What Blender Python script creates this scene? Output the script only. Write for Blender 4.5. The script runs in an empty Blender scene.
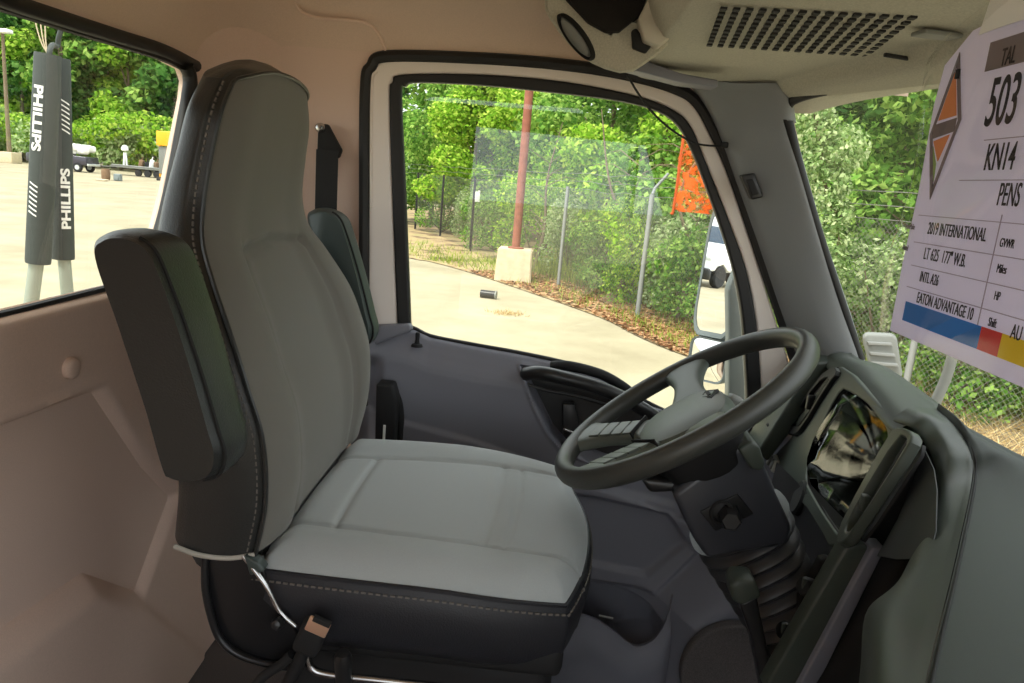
import bpy, bmesh, math, random
import numpy as np
from mathutils import Vector, Matrix, Euler

SC = bpy.context.scene
COL = SC.collection
R = math.radians

# ------------------------------------------------------------------ materials
def lin(c):
    return tuple(((v/255)/12.92 if v/255 <= .04045 else ((v/255+.055)/1.055)**2.4) for v in c)

def mat(name, rgb, rough=.6, metal=0., noise=0., nscale=40., bump=0., bscale=300., coat=0., spec=.5, sheen=0.):
    m = bpy.data.materials.new(name); m.use_nodes = True
    nt = m.node_tree; b = nt.nodes['Principled BSDF']
    c = lin(rgb)
    b.inputs['Base Color'].default_value = (*c, 1)
    b.inputs['Roughness'].default_value = rough
    b.inputs['Metallic'].default_value = metal
    b.inputs['Specular IOR Level'].default_value = spec
    b.inputs['Coat Weight'].default_value = coat
    b.inputs['Sheen Weight'].default_value = sheen
    tc = nt.nodes.new('ShaderNodeTexCoord')
    if noise:
        n = nt.nodes.new('ShaderNodeTexNoise'); n.inputs['Scale'].default_value = nscale; n.inputs['Detail'].default_value = 6
        nt.links.new(tc.outputs['Object'], n.inputs['Vector'])
        r = nt.nodes.new('ShaderNodeValToRGB')
        r.color_ramp.elements[0].position = .3; r.color_ramp.elements[1].position = .7
        r.color_ramp.elements[0].color = (*[v*(1-noise) for v in c], 1)
        r.color_ramp.elements[1].color = (*[min(1, v*(1+noise)) for v in c], 1)
        nt.links.new(n.outputs['Fac'], r.inputs['Fac']); nt.links.new(r.outputs['Color'], b.inputs['Base Color'])
    if bump:
        n2 = nt.nodes.new('ShaderNodeTexNoise'); n2.inputs['Scale'].default_value = bscale; n2.inputs['Detail'].default_value = 4
        nt.links.new(tc.outputs['Object'], n2.inputs['Vector'])
        bp = nt.nodes.new('ShaderNodeBump'); bp.inputs['Strength'].default_value = bump; bp.inputs['Distance'].default_value = .002
        nt.links.new(n2.outputs['Fac'], bp.inputs['Height']); nt.links.new(bp.outputs['Normal'], b.inputs['Normal'])
    return m

def glass(name, tint=(1, 1, 1), ior=1.45, rough=0.0):
    m = bpy.data.materials.new(name); m.use_nodes = True
    nt = m.node_tree; nt.nodes.clear()
    o = nt.nodes.new('ShaderNodeOutputMaterial'); mx = nt.nodes.new('ShaderNodeMixShader')
    t = nt.nodes.new('ShaderNodeBsdfTransparent'); g = nt.nodes.new('ShaderNodeBsdfGlossy')
    lw = nt.nodes.new('ShaderNodeLayerWeight'); lw.inputs['Blend'].default_value = .5
    pw = nt.nodes.new('ShaderNodeMath'); pw.operation = 'POWER'; pw.inputs[1].default_value = 5
    f = nt.nodes.new('ShaderNodeMath'); f.operation = 'MULTIPLY_ADD'; r0 = ((ior-1)/(ior+1))**2
    f.inputs[1].default_value = 1-r0; f.inputs[2].default_value = r0
    nt.links.new(lw.outputs['Facing'], pw.inputs[0]); nt.links.new(pw.outputs[0], f.inputs[0])
    g.inputs['Roughness'].default_value = rough
    t.inputs['Color'].default_value = (*tint, 1)
    nt.links.new(f.outputs[0], mx.inputs[0]); nt.links.new(t.outputs[0], mx.inputs[1]); nt.links.new(g.outputs[0], mx.inputs[2])
    nt.links.new(mx.outputs[0], o.inputs['Surface'])
    return m

def foliage(name, dark, mid, light, transl=.35):
    m = bpy.data.materials.new(name); m.use_nodes = True
    nt = m.node_tree; nt.nodes.clear()
    o = nt.nodes.new('ShaderNodeOutputMaterial'); mx = nt.nodes.new('ShaderNodeMixShader'); mx.inputs[0].default_value = transl
    d = nt.nodes.new('ShaderNodeBsdfDiffuse'); t = nt.nodes.new('ShaderNodeBsdfTranslucent')
    ge = nt.nodes.new('ShaderNodeNewGeometry'); r = nt.nodes.new('ShaderNodeValToRGB')
    e = r.color_ramp.elements
    e[0].position = 0; e[0].color = (*lin(dark), 1); e[1].position = 1; e[1].color = (*lin(light), 1)
    k = e.new(.5); k.color = (*lin(mid), 1)
    nt.links.new(ge.outputs['Random Per Island'], r.inputs['Fac'])
    nt.links.new(r.outputs['Color'], d.inputs['Color']); nt.links.new(r.outputs['Color'], t.inputs['Color'])
    nt.links.new(d.outputs[0], mx.inputs[1]); nt.links.new(t.outputs[0], mx.inputs[2]); nt.links.new(mx.outputs[0], o.inputs['Surface'])
    return m

M = dict(
    tan=mat('tan_trim', (220, 194, 178), .8, noise=.05, nscale=500, bump=.15, bscale=900),
    headliner=mat('tan_headliner', (216, 192, 174), .9, noise=.05, nscale=400, bump=.15, bscale=900),
    console=mat('speckled_grey_cloth', (182, 178, 162), .9, noise=.14, nscale=350, bump=.25, bscale=700),
    consolelite=mat('pale_console_plastic', (196, 190, 174), .6, noise=.03),
    fabrictop=mat('lightened_seat_fabric', (166, 172, 173), .85, noise=.05, nscale=900, bump=.2, bscale=1500, sheen=.2),  # same cloth as the backrest, brighter cushion light put into the colour
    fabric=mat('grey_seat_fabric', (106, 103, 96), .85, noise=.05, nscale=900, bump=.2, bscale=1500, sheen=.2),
    vinyl=mat('black_vinyl', (44, 45, 44), .34, bump=.35, bscale=420),
    vinylnavy=mat('black_vinyl_skirt', (36, 37, 42), .5, bump=.35, bscale=420),
    stitch=mat('pale_thread', (170, 165, 155), .8),
    dstitch=mat('grey_thread', (105, 100, 94), .8),
    dash=mat('dark_olive_plastic', (66, 73, 66), .42, noise=.04, nscale=700, bump=.12, bscale=1500),
    dashtop=mat('dash_top_plastic', (58, 65, 63), .55, noise=.04, nscale=700, bump=.15, bscale=1500),
    door=mat('charcoal_door_plastic', (122, 123, 133), .5, noise=.03, nscale=700, bump=.12, bscale=1200),
    black=mat('black_plastic', (32, 32, 33), .35),
    sidegloss=mat('dark_side_panel', (38, 39, 39), .55),
    matte=mat('matte_black', (20, 20, 21), .75),
    rubber=mat('black_rubber', (26, 25, 25), .55),
    carpet=mat('dark_carpet', (92, 87, 86), .95, noise=.3, nscale=500, bump=.5, bscale=800),
    wheel=mat('wheel_rim_grip', (58, 59, 55), .42, bump=.1, bscale=900),
    wheelpad=mat('wheel_pad_plastic', (96, 104, 98), .45, bump=.1, bscale=900),
    pillar=mat('grey_pillar_plastic', (138, 141, 143), .6, noise=.03, nscale=500, bump=.12, bscale=900),
    white=mat('white_painted_metal', (236, 226, 218), .35),
    whitegloss=mat('white_truck_paint', (240, 242, 244), .25, coat=.3),
    steel=mat('bare_steel', (190, 190, 190), .25, 1.),
    darksteel=mat('black_steel', (40, 40, 42), .3, .4),
    silver=mat('silver_plastic', (200, 204, 200), .35),
    warmlit=mat('warm_lit_latch', (235, 190, 160), .3, .6),  # orange light on the buckle latch put into the metal colour
    teal=mat('lit_grey_vinyl', (58, 68, 66), .45, bump=.2, bscale=420),  # far armrest: black vinyl, door window light put into the colour
    mirror=mat('mirror_silver', (245, 247, 248), .0, 1.),
    mirrorshell=mat('mirror_shell', (120, 130, 132), .45),
    lens=mat('cluster_lens', (60, 66, 62), .02, spec=1.0, coat=1.0),
    dial=mat('dial_line', (215, 220, 215), .4),
    orange=mat('orange_tint', (255, 110, 20), .7, noise=.3, nscale=60),
    concrete=mat('pale_concrete', (206, 190, 160), .9, noise=.12, nscale=6),
    rust=mat('rust_paint', (140, 84, 66), .8, noise=.2, nscale=8),
    galv=mat('galvanised_steel', (140, 142, 140), .5, .3),
    wire=mat('fence_wire', (112, 112, 104), .5, .2),
    bark=mat('bark', (120, 104, 84), .9, noise=.3, nscale=12),
    sleeve=mat('dark_foam_sleeve', (62, 68, 66), .7, noise=.06, nscale=80),
    hose=mat('grey_green_hose', (150, 158, 146), .5),
    lettering=mat('white_lettering', (240, 242, 238), .6),
    paper=foliage('lilac_paper', (240, 236, 252), (240, 236, 252), (240, 236, 252), .5),
    ink=mat('black_ink', (40, 34, 40), .7),
    greyink=mat('grey_ink', (128, 118, 124), .7),
    lineink=mat('thin_line_ink', (176, 162, 176), .7),
    blueink=mat('blue_ink', (30, 120, 214), .6),
    redink=mat('red_ink', (226, 50, 54), .6),
    yellowink=mat('yellow_ink', (250, 216, 30), .6),
    logoorange=mat('orange_ink', (236, 150, 96), .6),
    logogreen=mat('green_ink', (150, 180, 110), .6),
    yellow=mat('yellow_paint', (250, 176, 26), .5),
    darkglass=mat('truck_glass', (50, 70, 90), .05, coat=.6),
    tyre=mat('tyre_rubber', (34, 34, 36), .8),
    brown=mat('brown_scrap', (130, 104, 80), .9, noise=.2, nscale=10),
    greyplastic=mat('pale_grey_plastic', (122, 124, 119), .5),
    straw=foliage('dry_straw', (170, 140, 96), (206, 180, 130), (232, 214, 170), .2),
    grass=foliage('verge_grass', (96, 120, 50), (140, 160, 70), (190, 196, 100), .3),
    litter=foliage('fallen_leaves', (112, 78, 54), (160, 116, 84), (200, 164, 124), .1),
    leafbright=foliage('bright_leaves', (96, 140, 44), (150, 196, 62), (214, 232, 110), .45),
    leafmid=foliage('mid_leaves', (68, 108, 44), (118, 164, 70), (184, 212, 114), .42),
    leafdark=foliage('dark_leaves', (46, 84, 40), (82, 126, 60), (128, 168, 88), .4),
    leafpale=foliage('pale_vine_leaves', (110, 140, 84), (160, 186, 120), (214, 224, 176), .4),
    glass=glass('window_glass', (.97, .99, .97), 1.5),
    vinylclear=glass('clear_sleeve', (.97, .97, .96), 1.5, .06),
)

def ground_mat():
    m = bpy.data.materials.new('pale_pavement'); m.use_nodes = True
    nt = m.node_tree; b = nt.nodes['Principled BSDF']; b.inputs['Roughness'].default_value = .9
    tc = nt.nodes.new('ShaderNodeTexCoord')
    n = nt.nodes.new('ShaderNodeTexNoise'); n.inputs['Scale'].default_value = .5; n.inputs['Detail'].default_value = 12; n.inputs['Roughness'].default_value = .62
    r = nt.nodes.new('ShaderNodeValToRGB'); e = r.color_ramp.elements
    e[0].position = .32; e[0].color = (*lin((150, 138, 112)), 1); e[1].position = .62; e[1].color = (*lin((174, 163, 136)), 1)
    nt.links.new(tc.outputs['Object'], n.inputs['Vector']); nt.links.new(n.outputs['Fac'], r.inputs['Fac'])
    nt.links.new(r.outputs['Color'], b.inputs['Base Color'])
    return m
def verge_mat():
    m = bpy.data.materials.new('verge_soil'); m.use_nodes = True
    nt = m.node_tree; b = nt.nodes['Principled BSDF']; b.inputs['Roughness'].default_value = 1
    tc = nt.nodes.new('ShaderNodeTexCoord')
    n = nt.nodes.new('ShaderNodeTexNoise'); n.inputs['Scale'].default_value = 1.1; n.inputs['Detail'].default_value = 10
    r = nt.nodes.new('ShaderNodeValToRGB'); e = r.color_ramp.elements
    e[0].position = .38; e[0].color = (*lin((112, 92, 70)), 1); e[1].position = .72; e[1].color = (*lin((142, 140, 88)), 1)
    k = e.new(.52); k.color = (*lin((178, 152, 112)), 1)
    nt.links.new(tc.outputs['Object'], n.inputs['Vector']); nt.links.new(n.outputs['Fac'], r.inputs['Fac'])
    nt.links.new(r.outputs['Color'], b.inputs['Base Color'])
    return m
M['ground'] = ground_mat(); M['verge'] = verge_mat()

# ------------------------------------------------------------------ object helpers
def origin(o):
    v = Vector((0, 0, 0))
    while o is not None:
        v += o.location; o = o.parent
    return v

def link(name, me, m, parent=None, smooth=True, sharp=40, label=None):
    """one mesh object; me carries world coordinates"""
    o = bpy.data.objects.new(name, me); COL.objects.link(o)
    if m is not None and len(me.materials) == 0: me.materials.append(m)
    elif m is not None: me.materials[0] = m
    if parent is not None:
        me.transform(Matrix.Translation(-origin(parent))); o.parent = parent
    else:
        c = np.array([v.co[:] for v in me.vertices]); lo, hi = c.min(0), c.max(0)
        p = Vector(((lo[0]+hi[0])/2, (lo[1]+hi[1])/2, lo[2]))
        me.transform(Matrix.Translation(-p)); o.location = p
    if smooth:
        me.polygons.foreach_set('use_smooth', [True]*len(me.polygons))
        me.set_sharp_from_angle(angle=R(sharp))
    me.update()
    if label: o['label'] = label
    return o

def tag(o, label=None, cat=None, group=None, kind=None):
    if label: o['label'] = label
    if cat: o['category'] = cat
    if group: o['group'] = group
    if kind: o['kind'] = kind
    return o

def thing(name, loc, label=None, cat=None, group=None, kind=None):
    o = bpy.data.objects.new(name, None); COL.objects.link(o); o.location = loc; o.empty_display_size = .1
    return tag(o, label, cat, group, kind)

def copy_tree(o, parent=None):
    c = o.copy(); COL.objects.link(c)
    if parent is not None: c.parent = parent
    for ch in list(o.children): copy_tree(ch, c)
    return c

def pyd(verts, faces):
    me = bpy.data.meshes.new('m'); me.from_pydata([tuple(v) for v in verts], [], faces); me.validate(); me.update(); return me

def bm_me(bm):
    bmesh.ops.recalc_face_normals(bm, faces=bm.faces)
    me = bpy.data.meshes.new('m'); bm.to_mesh(me); bm.free(); return me

def join(*ms):
    bm = bmesh.new()
    for x in ms: bm.from_mesh(x)
    me = bpy.data.meshes.new('m'); bm.to_mesh(me); bm.free(); return me

def grid(rows, closed=False, cap=False, thick=0):
    n = len(rows[0]); V = [p for r in rows for p in r]; F = []
    for i in range(len(rows)-1):
        for j in range(n if closed else n-1):
            k = (j+1) % n
            F.append((i*n+j, i*n+k, (i+1)*n+k, (i+1)*n+j))
    if cap:
        F.append(tuple(range(n))[::-1]); F.append(tuple((len(rows)-1)*n+j for j in range(n)))
    me = pyd(V, F)
    if thick or closed:
        bm = bmesh.new(); bm.from_mesh(me)
        bmesh.ops.recalc_face_normals(bm, faces=bm.faces)
        if thick: bmesh.ops.solidify(bm, geom=bm.faces[:], thickness=thick)
        me = bpy.data.meshes.new('m'); bm.to_mesh(me); bm.free()
    return me

def cat1(P, n, closed=False):
    """Catmull-Rom through points of any dimension -> n samples"""
    P = [np.array(p, float) for p in P]; m = len(P); seg = m if closed else m-1
    out = []
    for i in range(n):
        t = i/n*seg if closed else i/(n-1)*seg
        k = min(int(t), seg-1); f = t-k
        if closed: a, b, c, d = P[(k-1) % m], P[k % m], P[(k+1) % m], P[(k+2) % m]
        else:
            b, c = P[k], P[k+1]; a = P[k-1] if k > 0 else 2*b-c; d = P[k+2] if k+2 < m else 2*c-b
        out.append(.5*((2*b)+(c-a)*f+(2*a-5*b+4*c-d)*f*f+(3*b-a-3*c+d)*f**3))
    return out

def roundloop(L, it=2):
    """Chaikin corner cutting of a closed loop"""
    L = [np.array(p, float) for p in L]
    for _ in range(it):
        o = []
        for i in range(len(L)):
            a, b = L[i], L[(i+1) % len(L)]
            o += [a*.75+b*.25, a*.25+b*.75]
        L = o
    return [tuple(p) for p in L]

def loft_rails(rails, nu, nv):
    """rails: list of polylines with equal point counts -> smooth grid rows"""
    rr = [cat1(r, nu) for r in rails]
    return [[tuple(p) for p in cat1([r[i] for r in rr], nv)] for i in range(nu)]

def plate(loops, depth, bevel, fr, res=3):
    """filled 2-D shape with holes, extruded +-depth with rounded edges, placed by frame fr=(origin, ex, ey)"""
    cu = bpy.data.curves.new('c', 'CURVE'); cu.dimensions = '2D'; cu.fill_mode = 'BOTH'
    cu.extrude = max(depth-bevel, 0); cu.bevel_depth = bevel; cu.bevel_resolution = res
    if bevel: cu.offset = -bevel
    for L in loops:
        s = cu.splines.new('POLY'); s.points.add(len(L)-1); s.use_cyclic_u = True
        for p, q in zip(s.points, L): p.co = (q[0], q[1], 0, 1)
    o = bpy.data.objects.new('c', cu); COL.objects.link(o)
    dg = bpy.context.evaluated_depsgraph_get(); dg.update()
    me = bpy.data.meshes.new_from_object(o.evaluated_get(dg))
    bpy.data.objects.remove(o); bpy.data.curves.remove(cu)
    me.materials.clear()
    og, ex, ey = [Vector(v) for v in fr]; ez = ex.cross(ey)
    me.transform(Matrix(((ex.x, ey.x, ez.x, og.x), (ex.y, ey.y, ez.y, og.y), (ex.z, ey.z, ez.z, og.z), (0, 0, 0, 1))))
    return me

def XZ(y): return ((0, y, 0), (1, 0, 0), (0, 0, 1))
def YZ(x): return ((x, 0, 0), (0, 1, 0), (0, 0, 1))

def text(s, size, fr, depth=.0004, sx=1., align='LEFT', shear=0, off=0.):
    cu = bpy.data.curves.new('t', 'FONT'); cu.body = s; cu.size = size; cu.extrude = depth; cu.align_x = align; cu.align_y = 'BOTTOM_BASELINE'; cu.shear = shear; cu.offset = off
    o = bpy.data.objects.new('t', cu); COL.objects.link(o)
    dg = bpy.context.evaluated_depsgraph_get(); dg.update()
    me = bpy.data.meshes.new_from_object(o.evaluated_get(dg))
    bpy.data.objects.remove(o); bpy.data.curves.remove(cu); me.materials.clear()
    og, ex, ey = [Vector(v) for v in fr]; ez = ex.cross(ey); ex = ex*sx
    me.transform(Matrix(((ex.x, ey.x, ez.x, og.x), (ex.y, ey.y, ez.y, og.y), (ex.z, ey.z, ez.z, og.z), (0, 0, 0, 1))))
    return me

def tube(P, r, closed=False, n=10, cap=True):
    P = [Vector(p) for p in P]; m = len(P); rows = []
    T = []
    for i in range(m):
        a = P[(i-1) % m] if (closed or i > 0) else P[i]; b = P[(i+1) % m] if (closed or i < m-1) else P[i]
        T.append((b-a).normalized())
    up = Vector((0, 0, 1)) if abs(T[0].z) < .9 else Vector((1, 0, 0))
    u = (up - T[0]*up.dot(T[0])).normalized()
    for i in range(m):
        u = (u - T[i]*u.dot(T[i])).normalized(); w = T[i].cross(u)
        rr = r[i] if isinstance(r, (list, tuple)) else r
        rows.append([tuple(P[i]+(u*math.cos(2*math.pi*k/n)+w*math.sin(2*math.pi*k/n))*rr) for k in range(n)])
    if closed: rows.append(rows[0])
    return grid(rows, closed=True, cap=(cap and not closed))

def stube(P, r, n=40, closed=False, k=10):
    return tube([tuple(p) for p in cat1(P, n, closed)], r, closed, k)

def rbox(c, s, bev=.005, rot=None, seg=3):
    bm = bmesh.new(); bmesh.ops.create_cube(bm, size=1)
    bmesh.ops.scale(bm, vec=s, verts=bm.verts)
    if bev: bmesh.ops.bevel(bm, geom=bm.edges[:], offset=min(bev, min(s)*.48), segments=seg, profile=.5, affect='EDGES')
    if rot is not None: bmesh.ops.transform(bm, matrix=(rot if isinstance(rot, Matrix) else Euler(rot).to_matrix()).to_4x4(), verts=bm.verts)
    bmesh.ops.translate(bm, vec=c, verts=bm.verts)
    return bm_me(bm)

def frame3(ax, up=(0, 0, 1)):
    """rotation matrix with columns x=ax, y, z~up"""
    a = Vector(ax).normalized(); u = Vector(up); u = (u-a*u.dot(a)).normalized(); y = u.cross(a)
    return Matrix(((a.x, y.x, u.x), (a.y, y.y, u.y), (a.z, y.z, u.z)))

def lathe(prof, c, axis=(0, 0, 1), n=32):
    """prof: (r, h) pairs along axis from c"""
    a = Vector(axis).normalized(); t = Vector((1, 0, 0)) if abs(a.x) < .9 else Vector((0, 1, 0))
    u = (t-a*t.dot(a)).normalized(); w = a.cross(u); c = Vector(c)
    rows = [[tuple(c+a*h+(u*math.cos(2*math.pi*k/n)+w*math.sin(2*math.pi*k/n))*max(r, 1e-5)) for k in range(n)] for r, h in prof]
    return grid(rows, closed=True, cap=True)

def prism(loop, vec):
    """planar 3-D polygon extruded by vec"""
    n = len(loop); v = Vector(vec)
    V = [tuple(p) for p in loop]+[tuple(Vector(p)+v) for p in loop]
    F = [tuple(range(n))[::-1], tuple(range(n, 2*n))]+[(i, (i+1) % n, n+(i+1) % n, n+i) for i in range(n)]
    bm = bmesh.new(); bm.from_mesh(pyd(V, F)); return bm_me(bm)

def bprism(loop, vec, bev, seg=3):
    bm = bmesh.new(); bm.from_mesh(prism(loop, vec))
    bmesh.ops.bevel(bm, geom=bm.edges[:], offset=bev, segments=seg, profile=.5, affect='EDGES', clamp_overlap=True)
    return bm_me(bm)

def sstep(a, b, x):
    t = np.clip((x-a)/(b-a), 0, 1); return t*t*(3-2*t)

def sdf(poly, x, z):
    """signed distance (negative inside) of numpy arrays to polygon"""
    P = np.array(poly, float); d = np.full(x.shape, 1e9); ins = np.zeros(x.shape, bool)
    for i in range(len(P)):
        a, b = P[i], P[(i+1) % len(P)]; e = b-a
        t = np.clip(((x-a[0])*e[0]+(z-a[1])*e[1])/(e@e+1e-12), 0, 1)
        d = np.minimum(d, np.hypot(x-a[0]-t*e[0], z-a[1]-t*e[1]))
        c = ((a[1] > z) != (b[1] > z)) & (x < (b[0]-a[0])*(z-a[1])/(b[1]-a[1]+1e-12)+a[0])
        ins ^= c
    return np.where(ins, -d, d)

def dline(pl, x, z):
    """unsigned distance to a polyline"""
    P = np.array(pl, float); d = np.full(x.shape, 1e9)
    for a, b in zip(P[:-1], P[1:]):
        e = b-a; t = np.clip(((x-a[0])*e[0]+(z-a[1])*e[1])/(e@e+1e-12), 0, 1)
        d = np.minimum(d, np.hypot(x-a[0]-t*e[0], z-a[1]-t*e[1]))
    return d

def npgrid(X, Y, Z):
    r, c = X.shape
    V = np.stack([X.ravel(), Y.ravel(), Z.ravel()], 1)
    i = (np.arange(r-1)[:, None]*c+np.arange(c-1)[None, :]).ravel()
    F = np.stack([i, i+1, i+c+1, i+c], 1)
    return pyd(V.tolist(), F.tolist())

# ------------------------------------------------------------------ world, sun, camera
W = bpy.data.worlds.new('World'); SC.world = W; W.use_nodes = True
bg = W.node_tree.nodes['Background']; bg.inputs['Color'].default_value = (.93, .97, 1, 1); bg.inputs['Strength'].default_value = 1.25
sun = bpy.data.lights.new('sun', 'SUN'); sun.energy = 2.2; sun.angle = R(12); sun.color = (1, .94, .82)
so = bpy.data.objects.new('sun', sun); COL.objects.link(so)
sd = Vector((-.5, -.55, 1.15))
so.rotation_euler = sd.to_track_quat('Z', 'Y').to_euler(); so.location = (0, -6, 20)

cam = bpy.data.cameras.new('camera'); co = bpy.data.objects.new('camera', cam); COL.objects.link(co)
cam.sensor_fit = 'HORIZONTAL'; cam.sensor_width = 36; cam.lens = 740/1024*36; cam.clip_start = .02; cam.clip_end = 500
Xc, Yc, Zc = Vector((0.9949687743, -0.0943961446, 0.0335634622)), Vector((0.0527815537, 0.2091469067, -0.9764587441)), Vector((0.0851542465, 0.9733174915, 0.2130770166))
# rows of the world->camera matrix transposed: camera axes expressed in the world
rot = Matrix((Xc, Yc, Zc))            # maps camera coordinates to world
m4 = rot.to_4x4(); m4.translation = (0, 0, 2.5)
co.matrix_world = m4
SC.camera = co
SC.view_settings.view_transform = 'Standard'; SC.view_settings.look = 'None'; SC.view_settings.gamma = 1
SC.view_settings.use_curve_mapping = False; SC.view_settings.exposure = 1.0

# ================================================================== CAB SHELL
REARWIN = [(0.748,2.667),(1.015,2.666),(1.137,2.666),(1.294,2.667),(1.443,2.668),(1.533,2.659),(1.55,2.638),(1.541,2.602),(1.463,2.422),(1.383,2.275),(1.333,2.255),(1.214,2.255),(1.109,2.254),(0.98,2.253),(0.698,2.255)]
rw_out = [(-.36, 1.30), (1.76, 1.30), (1.76, 2.80), (-.36, 2.80)]
rear = link('wall_rear', plate([rw_out, REARWIN], .012, 0, YZ(-.765)), M['tan'], smooth=False); tag(rear, kind='structure')
g = thing('window_2', (-.75, .9, 2.25), kind='structure')
# rubber gasket round the rear window, lapping the opening
gl = [(-.752, p[0], p[1]) for p in roundloop(REARWIN, 1)]
link('gasket', tube(gl, .007, True, 8), M['rubber'], g)
top = [(-0.745,0.912,2.682),(-0.745,1.009,2.675),(-0.745,1.13,2.675),(-0.745,1.286,2.677),(-0.745,1.434,2.679),(-0.745,1.557,2.67)]
link('gasket_lip', stube(top, .012), M['rubber'], g)
link('gasket_edge', stube([(-0.742,1.509,2.664),(-0.742,1.525,2.643),(-0.742,1.516,2.6),(-0.742,1.444,2.423),(-0.742,1.392,2.329),(-0.742,1.346,2.273)], .014), M['rubber'], g)
link('pane', plate([REARWIN], .002, 0, YZ(-.768)), M['glass'], g, smooth=False)

# rear lower moulded trim with its recessed panel
ys = np.linspace(-.34, 1.72, 230); zs = np.linspace(1.31, 2.262, 110)
Yg, Zg = np.meshgrid(ys, zs)
rec = [(0.711,2.124),(0.947,2.11),(1.189,2.098),(1.342,1.896),(1.456,1.777),(1.298,1.619),(1.132,1.755),(0.919,1.776),(0.677,1.824)]
bumpline = [(0.677,1.824),(0.919,1.776),(1.132,1.755),(1.298,1.619),(1.566,1.313),(1.927,0.93)]
h = -.034*sstep(.004, -.030, sdf(rec, Yg, Zg))
bl = np.array(bumpline); zb = np.interp(Yg, bl[:, 0], bl[:, 1])
h += .016*sstep(0, -.03, Zg-zb)*sstep(1.9, 1.2, Yg)
h += .006*np.exp(-(dline([(0.711,2.124),(0.947,2.11),(1.189,2.098)], Yg, Zg)/.006)**2)
ledge = sstep(2.235, 2.262, Zg); h -= .02*ledge**2
tr = link('trim_1', npgrid(-.735+h, Yg, Zg), M['tan'], sharp=80); tag(tr, kind='structure')
pc = (-0.73,1.101,2.149)
link('plug', lathe([(.0, .006), (.012, .006), (.0165, .003), (.0175, 0), (.0175, -.01)], pc, (1, 0, 0)), M['tan'], tr)
# dark floor-side carpet edge and floor
fl = link('floor', rbox((.15, .70, 1.29), (1.9, 2.12, .03), 0), M['carpet'], smooth=False); tag(fl, kind='structure')

# side wall (pillar behind the door) with the door opening
OPEN = [(-0.397,1.878),(-0.421,2.426),(-0.429,2.668),(-0.418,2.715),(-0.382,2.739),(-0.181,2.75),(-0.007,2.751),(0.134,2.742),(0.244,2.722),(0.298,2.695),(0.35,2.626),(0.399,2.545),(0.495,2.355),(0.585,2.174),(0.669,1.988)]
ow = [(-.78, 1.30), (.74, 1.30), (.74, 2.10), (.50, 2.70), (.50, 2.84), (-.78, 2.84)]
hole = [OPEN[0]]+OPEN[1:]+[(.70, 1.302), (-.46, 1.302)]
wl = link('wall_left', plate([ow, hole], .010, 0, XZ(1.71)), M['tan'], smooth=False); tag(wl, kind='structure')
# rounded inner corner between the rear and the side wall
cr = []
for i in range(13):
    a = R(90*i/12); cr.append([(-.752+.13*(1-math.sin(a)), 1.70-.13*(1-math.cos(a)), z) for z in np.linspace(1.31, 2.80, 6)])
tc_ = link('trim_2', grid(cr), M['tan']); tag(tc_, kind='structure')
# far side of the cab behind the camera: unseen, its opening sized for the light it lets in
wr = link('unseen_wall_right', plate([[(-.78, 1.30), (.95, 1.30), (.95, 2.84), (-.78, 2.84)], [(-.42, 1.80), (.66, 1.80), (.66, 2.15), (.44, 2.72), (-.40, 2.74)]], .02, 0, XZ(-.34)), M['tan'], smooth=False); tag(wr, kind='structure')
# ceiling: rounded down into rear and side walls
px_, pz_ = [], []
for i in range(13): a = R(90*i/12); px_.append(-.752+.16*(1-math.cos(a))); pz_.append(.17*(1-math.sin(a)))
for x in np.linspace(-.5, .74, 12): px_.append(x); pz_.append(0)
qy, qz = [], []
for y in np.linspace(-.36, 1.55, 12): qy.append(y); qz.append(0)
for i in range(1, 13): a = R(90*i/12); qy.append(1.56+.14*math.sin(a)); qz.append(.12*(1-math.cos(a)))
rows = [[(x, y, 2.865-dz-ez) for y, ez in zip(qy, qz)] for x, dz in zip(px_, pz_)]
ce = link('ceiling', grid(rows), M['headliner'], sharp=60); tag(ce, kind='structure')
seam = [(-0.585,1.665,2.844),(-0.576,1.665,2.821),(-0.563,1.665,2.808),(-0.53,1.665,2.8),(-0.472,1.665,2.801),(-0.429,1.665,2.798),(-0.402,1.665,2.782),(-0.381,1.665,2.747)]
link('seam', stube(seam, .0035), M['tan'], ce)

# ================================================================== DRIVER DOOR (door_1)
door = thing('door_1', (.0, 1.70, 1.32), kind='structure')
O = [(-0.402,2.089),(-0.416,2.426),(-0.425,2.665),(-0.415,2.707),(-0.377,2.731),(-0.18,2.744),(-0.006,2.745),(0.135,2.734),(0.243,2.714),(0.292,2.688),(0.342,2.621),(0.391,2.54),(0.484,2.354),(0.571,2.172),(0.662,1.988)]
W2 = [(-0.326,2.097),(-0.357,2.432),(-0.375,2.652),(-0.37,2.686),(-0.347,2.704),(-0.178,2.717),(-0.004,2.717),(0.15,2.702),(0.235,2.682),(0.286,2.65),(0.332,2.574),(0.393,2.466),(0.45,2.357),(0.487,2.258),(0.511,2.166),(0.552,1.976)]
G = [(-0.295,2.1),(-0.327,2.434),(-0.349,2.656),(-0.341,2.68),(-0.313,2.69),(-0.176,2.695),(-0.045,2.693),(0.108,2.688),(0.201,2.675),(0.256,2.65),(0.298,2.596),(0.36,2.483),(0.417,2.366),(0.454,2.266),(0.479,2.163),(0.517,1.973)]
def dens(L, n=90): return [tuple(p) for p in cat1(L, n)]
Od, Wd, Gd = dens(O), dens(W2), dens(G)
ring = lambda A, B: A+B[::-1]
bot = [(.66, 1.75), (-.41, 1.75)]
link('door_frame', plate([ring(Od, Wd)], .012, .006, XZ(1.706)), M['white'], door, label='white painted door frame round the glass')
link('window_seal', plate([ring(Wd, Gd)], .012, .005, XZ(1.702)), M['rubber'], door, label='black rubber window seal')
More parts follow.
